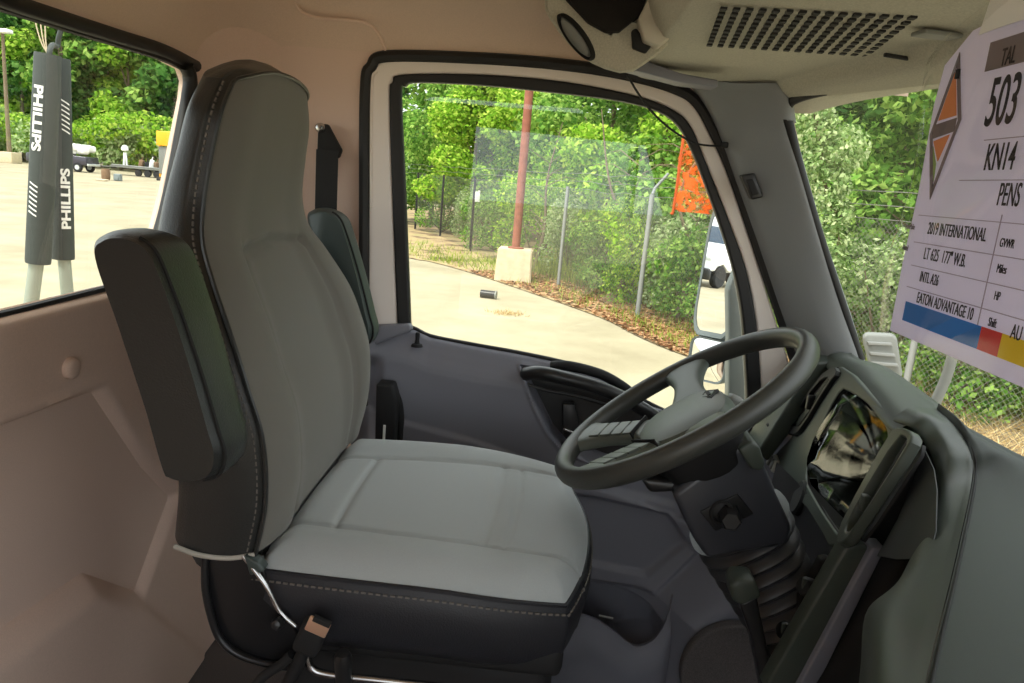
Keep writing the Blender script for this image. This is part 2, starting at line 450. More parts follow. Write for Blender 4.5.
link('frame_ridge', tube([(x+.010, 1.694, z) for x, z in Od[6:20]], .004, n=6), M['white'], door)
seal = [(x, 1.692, z) for x, z in dens(OPEN, 120)]
link('door_seal', tube(seal, .0125, n=8), M['rubber'], door, label='black rubber door seal')
SILL = [(-0.417,2.122),(-0.375,2.131),(-0.328,2.14),(-0.292,2.136),(-0.251,2.121),(-0.156,2.111),(-0.037,2.101),(0.083,2.086),(0.155,2.066),(0.217,2.041),(0.28,2.008),(0.378,1.978),(0.52,1.968),(0.707,1.968)]
link('window_pane', plate([Gd+[(SILL[-1][0]-.05, 2.0), (-.3, 2.0)]], .002, 0, XZ(1.715)), M['glass'], door, smooth=False)
sx = np.array([p[0] for p in SILL]); sz = np.array([p[1] for p in SILL])
xs = np.linspace(-.425, .72, 250); ds = np.concatenate([np.linspace(0, .1, 34), np.linspace(.104, .85, 190)])
Xg, Dg = np.meshgrid(xs, ds); Zt = np.interp(Xg, sx, sz); k = np.ones(5)/5
Zg = np.maximum(Zt-Dg, 1.31)
prof = np.interp(Dg, [0, .004, .012, .03, .05, .062, .075, .09, 1], [0, .010, .016, .026, .036, .041, .043, .043, .043])
hgt = prof.copy()
crease = [(-0.472,1.958),(-0.304,1.923),(-0.135,1.894),(0.073,1.84),(0.278,1.786),(0.574,1.703)]
ca = np.array(crease); zc = np.interp(Xg, ca[:, 0], ca[:, 1])
hgt += .010*sstep(.004, -.006, Zg-zc)
pocket = [(-0.031,2.079),(0.032,2.071),(0.155,2.044),(0.275,2.008),(0.399,1.948),(0.344,1.837),(0.176,1.86),(0.083,1.892),(0.046,1.931),(0.009,1.993)]
sp = sdf(pocket, Xg, Zg); hgt -= .055*sstep(.003, -.010, sp); hgt += .004*sstep(.012, .004, sp)*sstep(-.004, .003, sp)
inset = [(0.088,1.793),(0.183,1.786),(0.347,1.763),(0.4,1.699),(0.315,1.603),(0.104,1.624)]
outer = [(0.049,1.82),(0.18,1.811),(0.363,1.785),(0.436,1.701),(0.334,1.565),(0.072,1.577)]
hgt += .014*sstep(.007, -.007, sdf(outer, Xg, Zg)) - .014*sstep(.005, -.006, sdf(inset, Xg, Zg))
kick = [(0.4,1.896),(0.44,1.676),(0.347,1.562),(0.33,1.315),(0.406,0.697),(1.301,0.829),(1.049,1.965)]
hgt += .115*sstep(.06, -.10, sdf(kick, Xg, Zg))
opening = [(0.065,1.527),(0.147,1.552),(0.231,1.557),(0.325,1.531),(0.362,1.503),(0.354,1.453),(0.273,1.405),(0.125,1.414),(0.071,1.463)]
hgt -= .075*sstep(.004, -.008, sdf(opening, Xg, Zg))
step = sstep(-.345, -.385, Xg)*sstep(.05, .09, Dg)
hgt -= .03*step
link('door_panel', npgrid(Xg, 1.70-hgt, Zg), M['door'], door, sharp=75, label='charcoal moulded door panel')
link('sill_strip', tube([(p[0], 1.703, p[1]+.002) for p in [tuple(q) for q in cat1(SILL, 60)]], .005, n=8), M['rubber'], door, label='black weather strip along the sill')
# raised step at the rear end of the sill and the lock button
link('sill_block', bprism([(-0.383,1.66,2.143),(-0.295,1.66,2.154),(-0.289,1.66,2.14),(-0.321,1.66,2.125),(-0.376,1.66,2.098)], (0, .03, 0), .006), M['door'], door)
lb = (-0.278,1.675,2.105)
lk = link('lock_button', lathe([(.0, .030), (.004, .030), (.0055, .026), (.0045, .012), (.006, .004), (.012, .002), (.014, -.004)], lb), M['matte'], door, label='small black lock button on the sill')
pl_ = [(-0.012,2.052),(0.035,2.047),(0.157,2.025),(0.277,1.994),(0.376,1.945),(0.332,1.856),(0.188,1.876),(0.091,1.903),(0.057,1.937),(0.023,1.995)]
link('pocket_liner', plate([pl_], .003, .001, XZ(1.703)), M['black'], door, label='black lining of the handle pocket')
# grab handle over the pocket
hb = [(-0.025,1.655,2.065),(0.014,1.625,2.079),(0.071,1.615,2.075),(0.151,1.615,2.06),(0.234,1.62,2.029),(0.318,1.64,1.979)]
link('grab_handle', stube(hb, [.012]+[.016]*38+[.012], 40), M['black'], door, label='black grab handle')
link('handle_pad', stube([(0.038,1.668,2.087),(0.081,1.66,2.093),(0.152,1.66,2.081),(0.206,1.665,2.056),(0.237,1.675,2.032)], .012, 30), M['matte'], door)
rl = link('release_lever', bprism([(0.072,1.665,1.999),(0.102,1.665,2.002),(0.126,1.665,1.936),(0.106,1.665,1.899),(0.082,1.665,1.921)], (0, .02, 0), .004), M['black'], door)
link('lever_tip', rbox((0.095,1.66,1.937), (.030, .008, .008), .003, (0, .3, 0)), M['steel'], rl, label='bright metal lever tip')
link('pocket_lip', stube([(-0.014,1.668,2.038),(0.029,1.668,2.028),(0.1,1.668,2.021),(0.184,1.668,2.005)], .004), M['black'], door)
# map pocket wall standing off the panel
rim = [np.array(p) for p in cat1([(0.041,1.6,1.531),(0.102,1.575,1.519),(0.185,1.565,1.517),(0.239,1.562,1.491),(0.29,1.562,1.458),(0.33,1.565,1.471),(0.355,1.57,1.508),(0.364,1.575,1.548),(0.369,1.58,1.587)], 50)]
rows = []
for t in np.linspace(0, 1, 24):
    rows.append([(p[0], p[1]-.016*math.sin(math.pi*min(1, t*2.2)*.5)-.0*t, p[2]+(.006 if t == 0 else 0)-t*(p[2]-1.31)) for p in rim])
link('map_pocket', grid(rows, thick=.012), M['door'], door, label='open charcoal map pocket')
link('pocket_paper', rbox((0.229,1.62,1.49), (.035, .004, .004), .001, (0, .1, 0)), M['silver'], door)
sc = (0.513,1.575,1.452)
el = [(sc[0]+.118*math.cos(t), sc[2]+.125*math.sin(t)) for t in np.linspace(0, 2*math.pi, 48, endpoint=False)]
link('speaker_cover', plate([el], .014, .006, ((0, 1.515, 0), (1, 0, 0), (0, 0, 1))), M['carpet'], door, label='oval dark cloth speaker cover')
link('hinge_gap', stube([(-0.347,1.655,2.006),(-0.321,1.65,1.993),(-0.304,1.65,1.938),(-0.303,1.65,1.826),(-0.298,1.65,1.723)], .010), M['matte'], door)
ls = link('striker_plate', bprism([(-0.354,1.6,2.023),(-0.317,1.6,2.022),(-0.306,1.6,1.99),(-0.306,1.6,1.845),(-0.349,1.6,1.816)], (0, .05, 0), .006), M['matte'], door)
link('striker_label', rbox((-0.329,1.598,1.911), (.006, .003, .035), .001), M['lettering'], ls, label='tiny white label')

# ================================================================== A-PILLAR TRIM + WINDSHIELD
L = [(0.258,1.685,2.739),(0.295,1.685,2.709),(0.337,1.685,2.654),(0.381,1.685,2.571),(0.449,1.685,2.44),(0.527,1.685,2.285),(0.592,1.685,2.161),(0.652,1.685,2.037)]
L2 = [(0.265,1.66,2.738),(0.302,1.655,2.708),(0.347,1.655,2.653),(0.396,1.65,2.572),(0.467,1.65,2.444),(0.548,1.65,2.293),(0.617,1.65,2.172),(0.674,1.65,2.051)]
Mi = [(0.351,1.6,2.727),(0.374,1.6,2.704),(0.401,1.595,2.653),(0.445,1.6,2.575),(0.508,1.605,2.45),(0.588,1.61,2.303),(0.649,1.61,2.184),(0.701,1.61,2.066)]
Rr = [(0.421,1.56,2.728),(0.438,1.555,2.704),(0.458,1.565,2.655),(0.499,1.57,2.565),(0.567,1.585,2.432),(0.643,1.6,2.297),(0.696,1.6,2.191),(0.748,1.6,2.074)]
R2 = [(p[0]+.03, p[1]+.05, p[2]) for p in Rr]
tp = link('trim_3', grid(loft_rails([L, L2, Mi, Rr, R2], 60, 40)), M['pillar'], sharp=80); tag(tp, kind='structure')
# pillar cap over the upper end
up = lambda A: [tuple(p) for p in cat1(A, 60)][:18]
cap = [[(p[0], p[1]-.014, p[2]) for p in r] for r in loft_rails([L, L2, Mi, Rr, R2], 60, 40)[:17]]
link('pillar_cap', grid(cap, thick=-.010), M['pillar'], tp, label='grey cap at the top of the pillar')
clip = thing('coat_clip', (0.422,1.615,2.511), 'small black rectangular clip fixed halfway up the grey windshield pillar', 'clip')
link('clip_body', bprism([(0.395,1.622,2.55),(0.423,1.622,2.557),(0.449,1.622,2.509),(0.425,1.622,2.501)], (0, .025, 0), .004), M['black'], clip)
link('clip_slot', bprism([(0.406,1.62,2.541),(0.42,1.62,2.544),(0.438,1.62,2.515),(0.424,1.62,2.509)], (0, .02, 0), .002), M['matte'], clip)

ws = thing('window_3', (.9, .8, 2.15), kind='structure')
wt = [(.44, 1.60, 2.70), (.51, 1.40, 2.712), (.575, 1.20, 2.715), (.64, .9, 2.72), (.69, .5, 2.72), (.71, .1, 2.72), (.70, -.3, 2.72)]
wb = [(.735, 1.66, 2.08), (.86, 1.46, 2.08), (.95, 1.22, 2.08), (1.02, .9, 2.08), (1.07, .5, 2.08), (1.09, .1, 2.08), (1.08, -.3, 2.08)]
rows = [[tuple(np.array(a)*(1-t)+np.array(b)*t+np.array((.02*math.sin(math.pi*t), 0, 0))) for t in np.linspace(0, 1, 8)] for a, b in zip(cat1(wt, 30), cat1(wb, 30))]
link('pane', grid(rows), M['glass'], ws, sharp=180)
link('gasket', stube([tuple(p) for p in [(0.706,1.61,2.181),(0.645,1.607,2.296),(0.571,1.595,2.431),(0.502,1.58,2.565),(0.464,1.572,2.648),(0.45,1.568,2.678)]]+[(.46, 1.535, 2.703), (.51, 1.40, 2.714), (.575, 1.20, 2.716), (.64, .9, 2.72)], .011, 70), M['rubber'], ws)

# ================================================================== SEAT
seat = thing('driver_seat', (-.14, 1.16, 1.305), 'grey cloth driver seat with black vinyl sides and one folded up armrest in front', 'seat')
near = [(-0.357,0.91,1.971),(-0.342,0.905,2.054),(-0.345,0.9,2.141),(-0.365,0.9,2.207),(-0.39,0.91,2.269),(-0.43,0.94,2.339),(-0.457,0.97,2.386),(-0.464,0.99,2.438),(-0.457,1.0,2.504),(-0.449,1.01,2.557),(-0.446,1.04,2.6)]
# z, front x, half width, depth, bolster relief
ST = []
for i, p in enumerate(near):
    t = i/(len(near)-1)
    ST.append((p[2], p[0], 1.16-p[1], [.112, .118, .120, .114, .104, .082, .064, .056, .050, .048, .042][i], [.012, .022, .030, .034, .030, .022, .012, .006, .004, .003, .001][i]))
NR = 96; S = cat1(ST, NR)
NV = 61; V = np.linspace(-1, 1, NV)
rows = []; edgeN, edgeF = [], []
for i, (z, xf, w, d, b) in enumerate(S):
    r = []
    low = float(sstep(2.40, 2.33, np.array(z)))
    for v in V:
        av = abs(v)
        puff = .022*(1-av**5)
        dish = -b*float(sstep(.78, .35, np.array(av)))*1.1
        groove = -.006*low*math.exp(-((av-.56)/.03)**2) - .010*math.exp(-((z-2.372+.02*av)/.008)**2)*(av < .58)
        yy = 1.16+w*v+.056*(.5+.5*v)
        tz = z
        if i > NR*.86: tz = z + .028*(1-av**2.4)*((i-NR*.86)/(NR*.14))
        r.append((xf+puff+dish+groove, yy, tz))
    rows.append(r); edgeN.append(r[0]); edgeF.append(r[-1])
br = thing('backrest', (-.45, 1.16, 1.95)); br.parent = seat; br.location = Vector((-.45, 1.16, 1.95))-seat.location
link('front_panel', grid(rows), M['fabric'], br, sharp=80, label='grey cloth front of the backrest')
# vinyl shell: near side, rear, far side
sh = []
for i, (z, xf, w, d, b) in enumerate(S):
    e0, e1 = rows[i][0], rows[i][-1]; r = []
    prof2 = [(0, 1.0, 0), (-.012, 1.035, 0), (-d*.35, 1.06, 0), (-d*.75, 1.04, 0), (-d*1.0, .97, 0), (-d*1.18, .80, 0), (-d*1.25, .4, 0), (-d*1.25, 0, 0)]
    q = [(xf+a, 1.16-w*bb, z) for a, bb, _ in prof2]+[(xf+a, 1.216+w*bb, z) for a, bb, _ in prof2[::-1][1:]]
    r = [tuple(p) for p in cat1(q, 44)]; r[0] = e0; r[-1] = e1
    if i > NR*.86:
        f = (i-NR*.86)/(NR*.14)
        r = [(p[0], p[1], p[2]+.028*f*(1-min(1, abs(p[1]-1.16)/w)**2.4)) if 0 < j < 43 else p for j, p in enumerate(r)]
    sh.append(r)
# close the crown: pull last row over to the fabric edge
topf = rows[-1]; lastr = sh[-1]
crown = []
for s in range(7):
    t = s/6; line = []
    for j in range(44):
        v = j/43; f = topf[int(round(v*(NV-1)))]; q = np.array(lastr[j]); f = np.array(f)
        mid = (q*(1-t)+f*t); mid[2] += .016*math.sin(math.pi*t)*(1-abs(2*v-1)**3)
        line.append(tuple(mid))
    crown.append(line)
link('side_cover', join(grid(sh), grid(crown)), M['vinyl'], br, sharp=70, label='black vinyl side and back of the backrest')
# piping and stitches along the seam
pipe = edgeN+[topf[j] for j in range(1, NV)]
link('piping', tube([(p[0]+.002, p[1]-.003, p[2]) for p in pipe][::2], .0032, n=6), M['vinyl'], br)
def stitches(P, r=.0012, ln=.006, gap=.010, off=(0, 0, 0)):
    P = [Vector(p) for p in P]; bm = bmesh.new(); acc = 0
    for a, b in zip(P[:-1], P[1:]):
        L_ = (b-a).length; d = (b-a).normalized() if L_ else None
        while acc < L_:
            c = a+d*acc+Vector(off)
            me = rbox(c, (ln, r*2, r*2), 0, frame3(d, (0, -1, .2))); bm.from_mesh(me); bpy.data.meshes.remove(me)
            acc += gap
        acc -= L_
    me = bpy.data.meshes.new('m'); bm.to_mesh(me); bm.free(); return me
link('stitching', stitches([(p[0]-.009, p[1]-.0065, p[2]) for p in edgeN]), M['dstitch'], br, smooth=False, label='grey stitching')
# lower hem of the side cover
z0, xf0, w0, d0, _ = S[0]
hem = [(xf0+.002, .905, z0+.002), (xf0-.03, .896, z0-.002), (xf0-.070, .894, z0-.001), (xf0-.108, .902, z0+.003)]
link('hem_piping', stube(hem, .0035, 30), M['stitch'], br, label='pale piping at the lower hem')
# under-side closing of the backrest
link('lower_filler', rbox((-.405, 1.19, 1.925), (.08, .40, .12), .03), M['vinylnavy'], br)
link('lower_roll', stube([(xf0-.05, .93, z0+.005), (xf0-.05, 1.16, z0-.02), (xf0-.05, 1.39, z0+.005)], .055, 30, k=16), M['vinyl'], br)

# cushion
def plan(a, b, k=1.):
    kf = .62 if a > 0 else .30
    x = -.128+.244*a*math.sqrt(max(0, 1-kf*b*b/2)); y = 1.158+.258*b*math.sqrt(max(0, 1-(.58 if a > 0 else .22)*a*a/2))
    return x, y
A_ = np.linspace(-1, 1, 91); B_ = np.linspace(-1, 1, 91)
EDGE = .0
def ctop(a, b):
    e = max(abs(a), abs(b))
    z = 1.968 + .012*(1-b*b)*.4 - .010*a*a*(a > 0) - .006*(a < 0)*a*a
    z += .014*float(sstep(.55, .80, np.array(abs(b))))*(1 - .5*max(a, 0))
    z -= .030*max(0, (e-.80)/.20)**2.2
    bl = .60+.06*a
    z -= .005*math.exp(-((abs(b)-bl)/.016)**2)
    if abs(b) < bl:
        z -= .004*math.exp(-((a-.36-.05*b)/.014)**2)+.004*math.exp(-((a-.50-.05*b)/.014)**2)
    z -= .005*math.exp(-((a+.62)/.02)**2)*(abs(b) < bl)
    if b < 0 and a > .2: z -= .012*(a-.2)*abs(b)
    return z
cush = thing('cushion', (-.12, 1.16, 1.8)); cush.parent = seat; cush.location = Vector((-.12, 1.16, 1.8))-seat.location
rows = [[(*plan(a, b), ctop(a, b)) for b in B_] for a in A_]
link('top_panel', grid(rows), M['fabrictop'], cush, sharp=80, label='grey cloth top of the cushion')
per = [(a, -1) for a in A_]+[(1, b) for b in B_[1:]]+[(a, 1) for a in A_[::-1][1:]]+[(-1, b) for b in B_[::-1][1:-1]]
EP = [(*plan(a, b), ctop(a, b)) for a, b in per]
cx, cy = -.118, 1.158
def skirt(f):
    r = []
    for p in EP:
        dx, dy = p[0]-cx, p[1]-cy; l = math.hypot(dx, dy); n_ = (dx/l, dy/l)
        o_ = [0, .008, .010, .004, -.008, -.022, -.05][f]; zz = [0, -.012, -.040, -.075, -.10, -.118, -.125][f]
        r.append((p[0]+n_[0]*o_, p[1]+n_[1]*o_, p[2]+zz))
    return r
link('skirt', grid([skirt(f) for f in range(7)], closed=True), M['vinylnavy'], cush, sharp=70, label='black vinyl skirt of the cushion')
link('piping', tube([(p[0], p[1], p[2]-.001) for p in EP][::2], .0035, True, 6), M['vinylnavy'], cush)
ed = [p for p, q in zip(EP, per) if q[1] == -1 or (q[0] == 1 and q[1] < .6)]
link('stitching', stitches([(p[0]+(p[0]-cx)*.03, p[1]+(p[1]-cy)*.034, p[2]-.011) for p in ed]), M['dstitch'], cush, smooth=False, label='grey stitching')

# armrests, folded upright
def armrest(y0, y1, fm, name, lab, par):
    arm = thing(name, (-.42, (y0+y1)/2, 2.13)); arm.parent = par; arm.location = Vector((-.42, (y0+y1)/2, 2.13))-par.location
    tag(arm, lab)
    prof = [(-.492, 2.385), (-.482, 2.405), (-.455, 2.410), (-.425, 2.398), (-.405, 2.36), (-.375, 2.28), (-.350, 2.20), (-.340, 2.165), (-.348, 2.138), (-.375, 2.128), (-.400, 2.130), (-.410, 2.142), (-.432, 2.215), (-.465, 2.31)]
    P = [tuple(p) for p in cat1(prof, 90, True)]
    rows = []
    c = np.mean(np.array(P), 0)
    for t in np.linspace(0, 1, 15):
        y = y0+(y1-y0)*t; e = min(t, 1-t)*2
        s = 1-.10*(1-e)**3
        rows.append([(c[0]+(p[0]-c[0])*(1-(1-s)*1.5), y, c[1]+(p[1]-c[1])*(1-(1-s)*.45)) for p in P])
    # end faces domed
    me = grid(rows, closed=True, cap=True)
    link('pad', me, M[fm], arm, sharp=50)
    sm = [rows[2][j] for j in range(16, 57)] if y0 < 1.2 else [rows[2][j] for j in range(16, 57)]
    link('seam', tube([(p[0]+.001, p[1]-.001, p[2]) for p in sm], .0022, n=6), M['matte'], arm)
    return arm
armrest(.770, .862, 'vinyl', 'armrest', 'black vinyl armrest folded up at the near side', seat)
armrest(1.490, 1.565, 'teal', 'armrest', 'vinyl armrest with window light in its colour, folded up at the far side', seat)
link('armrest_pivot', lathe([(.028, 0), (.028, .06)], (-.40, .85, 2.16), (0, 1, 0)), M['matte'], seat)
link('armrest_pivot', lathe([(.028, 0), (.028, .06)], (-.40, 1.42, 2.16), (0, 1, 0)), M['matte'], seat)
# recliner side plate with bright tube edge, base, rails, buckle, levers
sp_ = [(-0.426,0.905,1.963),(-0.345,0.905,1.969),(-0.336,0.905,1.922),(-0.312,0.905,1.894),(-0.289,0.905,1.85),(-0.291,0.905,1.812),(-0.374,0.905,1.808),(-0.4,0.905,1.836),(-0.423,0.905,1.896)]
link('side_plate', bprism(sp_, (0, .012, 0), .004), M['darksteel'], seat)
link('side_tube', stube([(-0.424,0.905,1.963),(-0.421,0.9,1.915),(-0.411,0.9,1.867),(-0.398,0.9,1.838),(-0.372,0.9,1.819),(-0.33,0.9,1.81),(-0.287,0.9,1.809)], .0055, 50), M['darksteel'], seat, label='shiny bent black tube under the seat')
link('recliner_bracket', stube([(-0.369,0.9,1.972),(-0.349,0.895,1.953),(-0.332,0.893,1.932),(-0.314,0.893,1.898),(-0.292,0.893,1.879)], .0035, 30), M['steel'], seat)
link('hinge_cover', bprism([(-0.366,0.893,1.976),(-0.346,0.893,1.968),(-0.337,0.893,1.956),(-0.357,0.893,1.947)], (0, .02, 0), .003), M['teal'], seat)
link('front_tube', stube([(-0.279,0.9,1.836),(-0.27,0.9,1.811),(-0.244,0.9,1.804),(-0.173,0.9,1.804),(-0.047,0.9,1.804)], .0055, 30), M['steel'], seat)
base = rbox((-.13, 1.16, 1.60), (.40, .40, .42), .03)
link('suspension_base', base, M['matte'], seat)
link('seat_pan', rbox((-.13, 1.16, 1.835), (.42, .46, .05), .015), M['matte'], seat)
link('rail', rbox((-.10, .96, 1.325), (.52, .05, .035), .005), M['darksteel'], seat)
link('rail', rbox((-.10, 1.36, 1.325), (.52, .05, .035), .005), M['darksteel'], seat)
link('recline_knob', lathe([(0, .018), (.006, .016), (.009, .008), (.006, 0), (.004, -.03)], (-0.314,0.89,1.885), (0, -1, .3)), M['black'], seat)
link('lever', stube([(-0.294,0.885,1.84),(-0.31,0.885,1.822),(-0.335,0.885,1.799),(-0.352,0.885,1.769)], .007, 20), M['matte'], seat)
link('height_knob', lathe([(0, .03), (.009, .028), (.012, .02), (.011, -.03)], (-0.222,0.885,1.828), (0, -.2, 1)), M['black'], seat)
for px, py in ((508, 668), (536, 676)): link('bolt', lathe([(0, .02), (.007, .02), (.011, .012), (.016, .008), (.018, -.01)], P0, (0, -1, .4)) if False else lathe([(0, .02), (.007, .02), (.011, .012), (.016, .008), (.018, -.01)], {508: (0.003,1.0,1.773), 536: (0.048,1.02,1.749)}[px], (0, -1, .4)), M['darksteel'], seat)
bu = thing('belt_buckle', (-0.261,0.875,1.874)); bu.parent = seat; bu.location = Vector((-0.261,0.875,1.874))-seat.location
tag(bu, 'black belt buckle with a bright metal mouth')
bR = frame3(Vector((-0.249,0.872,1.915))-Vector((-0.268,0.872,1.863)), (0, -1, 0))
link('housing', rbox((-0.266,0.878,1.876), (.050, .036, .022), .007, bR), M['matte'], bu)
link('latch_mouth', rbox((-0.253,0.864,1.902), (.022, .030, .006), .002, bR), M['warmlit'], bu)
link('slot', rbox((-0.247,0.862,1.912), (.007, .024, .008), .001, bR), M['matte'], bu)
link('stalk', stube([(-0.274,0.88,1.856),(-0.288,0.885,1.82),(-0.304,0.89,1.78)], .009, 20), M['matte'], bu)

# seat belt on the pillar
belt = thing('seat_belt', (-0.485,1.64,2.092), 'black seat belt hanging from a bolted anchor on the tan pillar behind the seat', 'seat belt')
link('anchor_bracket', bprism([(-0.521,1.655,2.582),(-0.501,1.655,2.584),(-0.468,1.655,2.531),(-0.474,1.655,2.513),(-0.503,1.655,2.515),(-0.522,1.655,2.488)], (0, .02, 0), .004), M['matte'], belt)
link('anchor_bolt', lathe([(0, .014), (.006, .013), (.010, .006), (.011, -.005)], (-0.514,1.65,2.574), (0, -1, 0)), M['steel'], belt, label='bright steel anchor bolt')
P1 = [(-0.494,1.64,2.528), (-0.49,1.63,2.4), (-0.485,1.62,2.201), (-0.462,1.62,1.92)]
rows = [[(p[0]-.024, p[1]+.003, p[2]), (p[0], p[1], p[2]), (p[0]+.024, p[1]+.003, p[2])] for p in cat1(P1, 24)]
link('webbing', grid(rows, thick=.003), M['matte'], belt)

# ================================================================== STEERING WHEEL + COLUMN
WC = Vector((.24, 1.164, 2.169)); wa, wbv = .614, -.075
n_ = Vector((-math.sin(wa)*math.cos(wbv), -math.sin(wbv), math.cos(wa)*math.cos(wbv)))
u_ = Vector((0, 1, 0)).cross(n_).normalized(); v_ = n_.cross(u_)       # u: towards the top of the wheel, v: to the far side
def wp(r, deg, hgt=0.): return tuple(WC+u_*(r*math.cos(R(deg)))+v_*(r*math.sin(R(deg)))+n_*hgt)
sw = thing('steering_wheel', tuple(WC-n_*.1), 'dark grey four spoke steering wheel in front of the seat', 'steering wheel')
rows = []
for i in range(96):
    t = 2*math.pi*i/96; c = WC+(u_*math.cos(t)+v_*math.sin(t))*.215; rad = u_*math.cos(t)+v_*math.sin(t)
    rows.append([tuple(c+rad*(.0155*math.cos(s))+n_*(.0175*math.sin(s))) for s in [2*math.pi*k/16 for k in range(16)]])
rows.append(rows[0])
link('rim', grid(rows, closed=True), M['wheel'], sw, label='dark rubber wheel rim')
# pad: rounded hub, slightly dished below the rim plane
hubL = roundloop([(.062, -.07), (.078, 0), (.062, .07), (.02, .092), (-.055, .085), (-.085, .04), (-.088, 0), (-.085, -.04), (-.055, -.085), (.03, -.092)], 2)
def hub(sc, hh): return [tuple(WC+u_*(a*sc)+v_*(b*sc)+n_*hh) for a, b in hubL]
link('hub_back', grid([hub(.70, -.145), hub(.95, -.10), hub(1.03, -.052)], closed=True, cap=True), M['black'], sw)
pad = grid([hub(1.03, -.056), hub(1.03, -.050), hub(1.0, -.030), hub(.93, -.018), hub(.75, -.012), hub(.4, -.009), hub(.05, -.008)], closed=True, cap=True)
hp = link('hub_pad', pad, M['wheelpad'], sw, label='grey green centre pad of the wheel')
for ang, spread, r0, nm in ((78, 24, .07, 0), (-78, 24, .07, 0), (148, 18, .07, 1), (-148, 18, .07, 1)):
    rows = []
    for t in np.linspace(0, 1, 14):
        r = r0+(.207-r0)*t; wdt = .040*(1-.35*math.sin(math.pi*t))+.010*t**4; h0 = -.030*(1-t)**1.0-.002
        c = Vector(wp(r, ang, h0)); side = (-u_*math.sin(R(ang))+v_*math.cos(R(ang)))
        ring_ = []
        for k in range(16):
            s = 2*math.pi*k/16
            cs, sn = math.cos(s), math.sin(s)
            ring_.append(tuple(c+side*(wdt*(abs(cs)**.6)*(1 if cs > 0 else -1))+n_*(.013*(abs(sn)**.7)*(1 if sn > 0 else -1))))
        rows.append(ring_)
    spk = link('spoke', grid(rows, closed=True, cap=True), M['wheelpad'], sw)
    if nm:
        side = (-u_*math.sin(R(ang))+v_*math.cos(R(ang)))
        ax = (u_*math.cos(R(ang))+v_*math.sin(R(ang)))
        for q in range(4):
            c = Vector(wp(.105+.022*q, ang, -.030*(1-(.035+.022*q)/.137)+.0098))
            ax2 = (ax+n_*.204).normalized(); nn2 = (n_-ax*.204).normalized()
            link('button', rbox(c-n_*.0005, (.0205, .046, .005), .0012, Matrix((ax2, side, nn2)).transposed()), M['wheelpad'], spk)
        # dark gap where the spoke meets the pad
        link('gap', rbox(Vector(wp(.092, ang, -.018)), (.003, .066, .018), .001, Matrix((ax, side, n_)).transposed()), M['matte'], spk)
# raised diamond emblem on the pad
em = [(.062, 0), (.048, .022), (.034, 0), (.048, -.022)]
e3 = lambda s, hh: [tuple(WC+u_*(.048+(a-.048)*s)+v_*(b*s+.012)+n_*hh) for a, b in em]
link('emblem', prism(e3(1.25, -.0145), tuple(n_*.004)), M['matte'], hp, smooth=False, label='dark diamond emblem on the pad')
link('emblem_face', prism(e3(.8, -.0145), tuple(n_*.005)), M['wheelpad'], hp, smooth=False)
link('emblem_bar', prism([tuple(WC+u_*(.048+a)+v_*(.012+b)+n_*-.0142) for a, b in ((.003, -.012), (.003, .012), (-.003, .012), (-.003, -.012))], tuple(n_*.006)), M['matte'], hp, smooth=False)

col = thing('steering_column', (.46, 1.16, 1.75), 'black steering column with ignition switch and ribbed boot under the wheel', 'steering column')
ax_ = Vector((.576, 0, -.817)); n2 = Vector((.817, 0, .576)); CA = Matrix((ax_, (0, 1, 0), n2)).transposed()
near_ = [(0.229,1.075,2.05),(0.253,1.075,2.073),(0.324,1.075,2.148),(0.345,1.075,2.141),(0.38,1.075,2.077),(0.419,1.075,2.015),(0.417,1.075,1.984),(0.353,1.075,1.965),(0.298,1.075,1.947),(0.272,1.075,1.978)]
link('shroud', bprism(near_, (0, .17, 0), .010, 4), mat('column_plastic', (58, 60, 66), .35), col)
link('upper_shroud', bprism([(0.315,1.066,2.135),(0.333,1.066,2.152),(0.346,1.066,2.144),(0.36,1.066,2.114),(0.355,1.066,2.104),(0.34,1.066,2.105)], (0, .19, 0), .006), M['dash'], col)
link('wheel_collar', lathe([(.055, 0), (.066, .02), (.070, .05), (.062, .066)], tuple(WC-n_*.214), tuple(n_)), M['black'], col)
link('under_housing', bprism([(0.181,1.1,2.061),(0.231,1.1,2.06),(0.335,1.1,2.13),(0.333,1.1,2.091),(0.261,1.1,2.046),(0.2,1.1,2.036)], (0, .12, 0), .008), M['black'], col)
sq = bprism([(0.274,1.072,2.027),(0.327,1.072,2.062),(0.356,1.072,2.032),(0.303,1.072,1.997)], (0, .01, 0), .002)
ig = link('switch_plate', sq, M['black'], col)
kc = Vector((0.319,1.062,2.027))
link('ignition_switch', lathe([(0, .030), (.013, .030), (.016, .026), (.0165, .004), (.019, 0), (.019, -.01)], tuple(kc+Vector((0, .008, 0))), (-.15, -1, .1), 6), M['black'], ig, label='six sided black ignition switch')
link('switch_ring', tube([tuple(kc+Vector((-.013+.016*math.cos(t), .006, .004+.018*math.sin(t)))) for t in np.linspace(0, 2*math.pi, 24, endpoint=False)], .003, True, 6), M['matte'], ig)
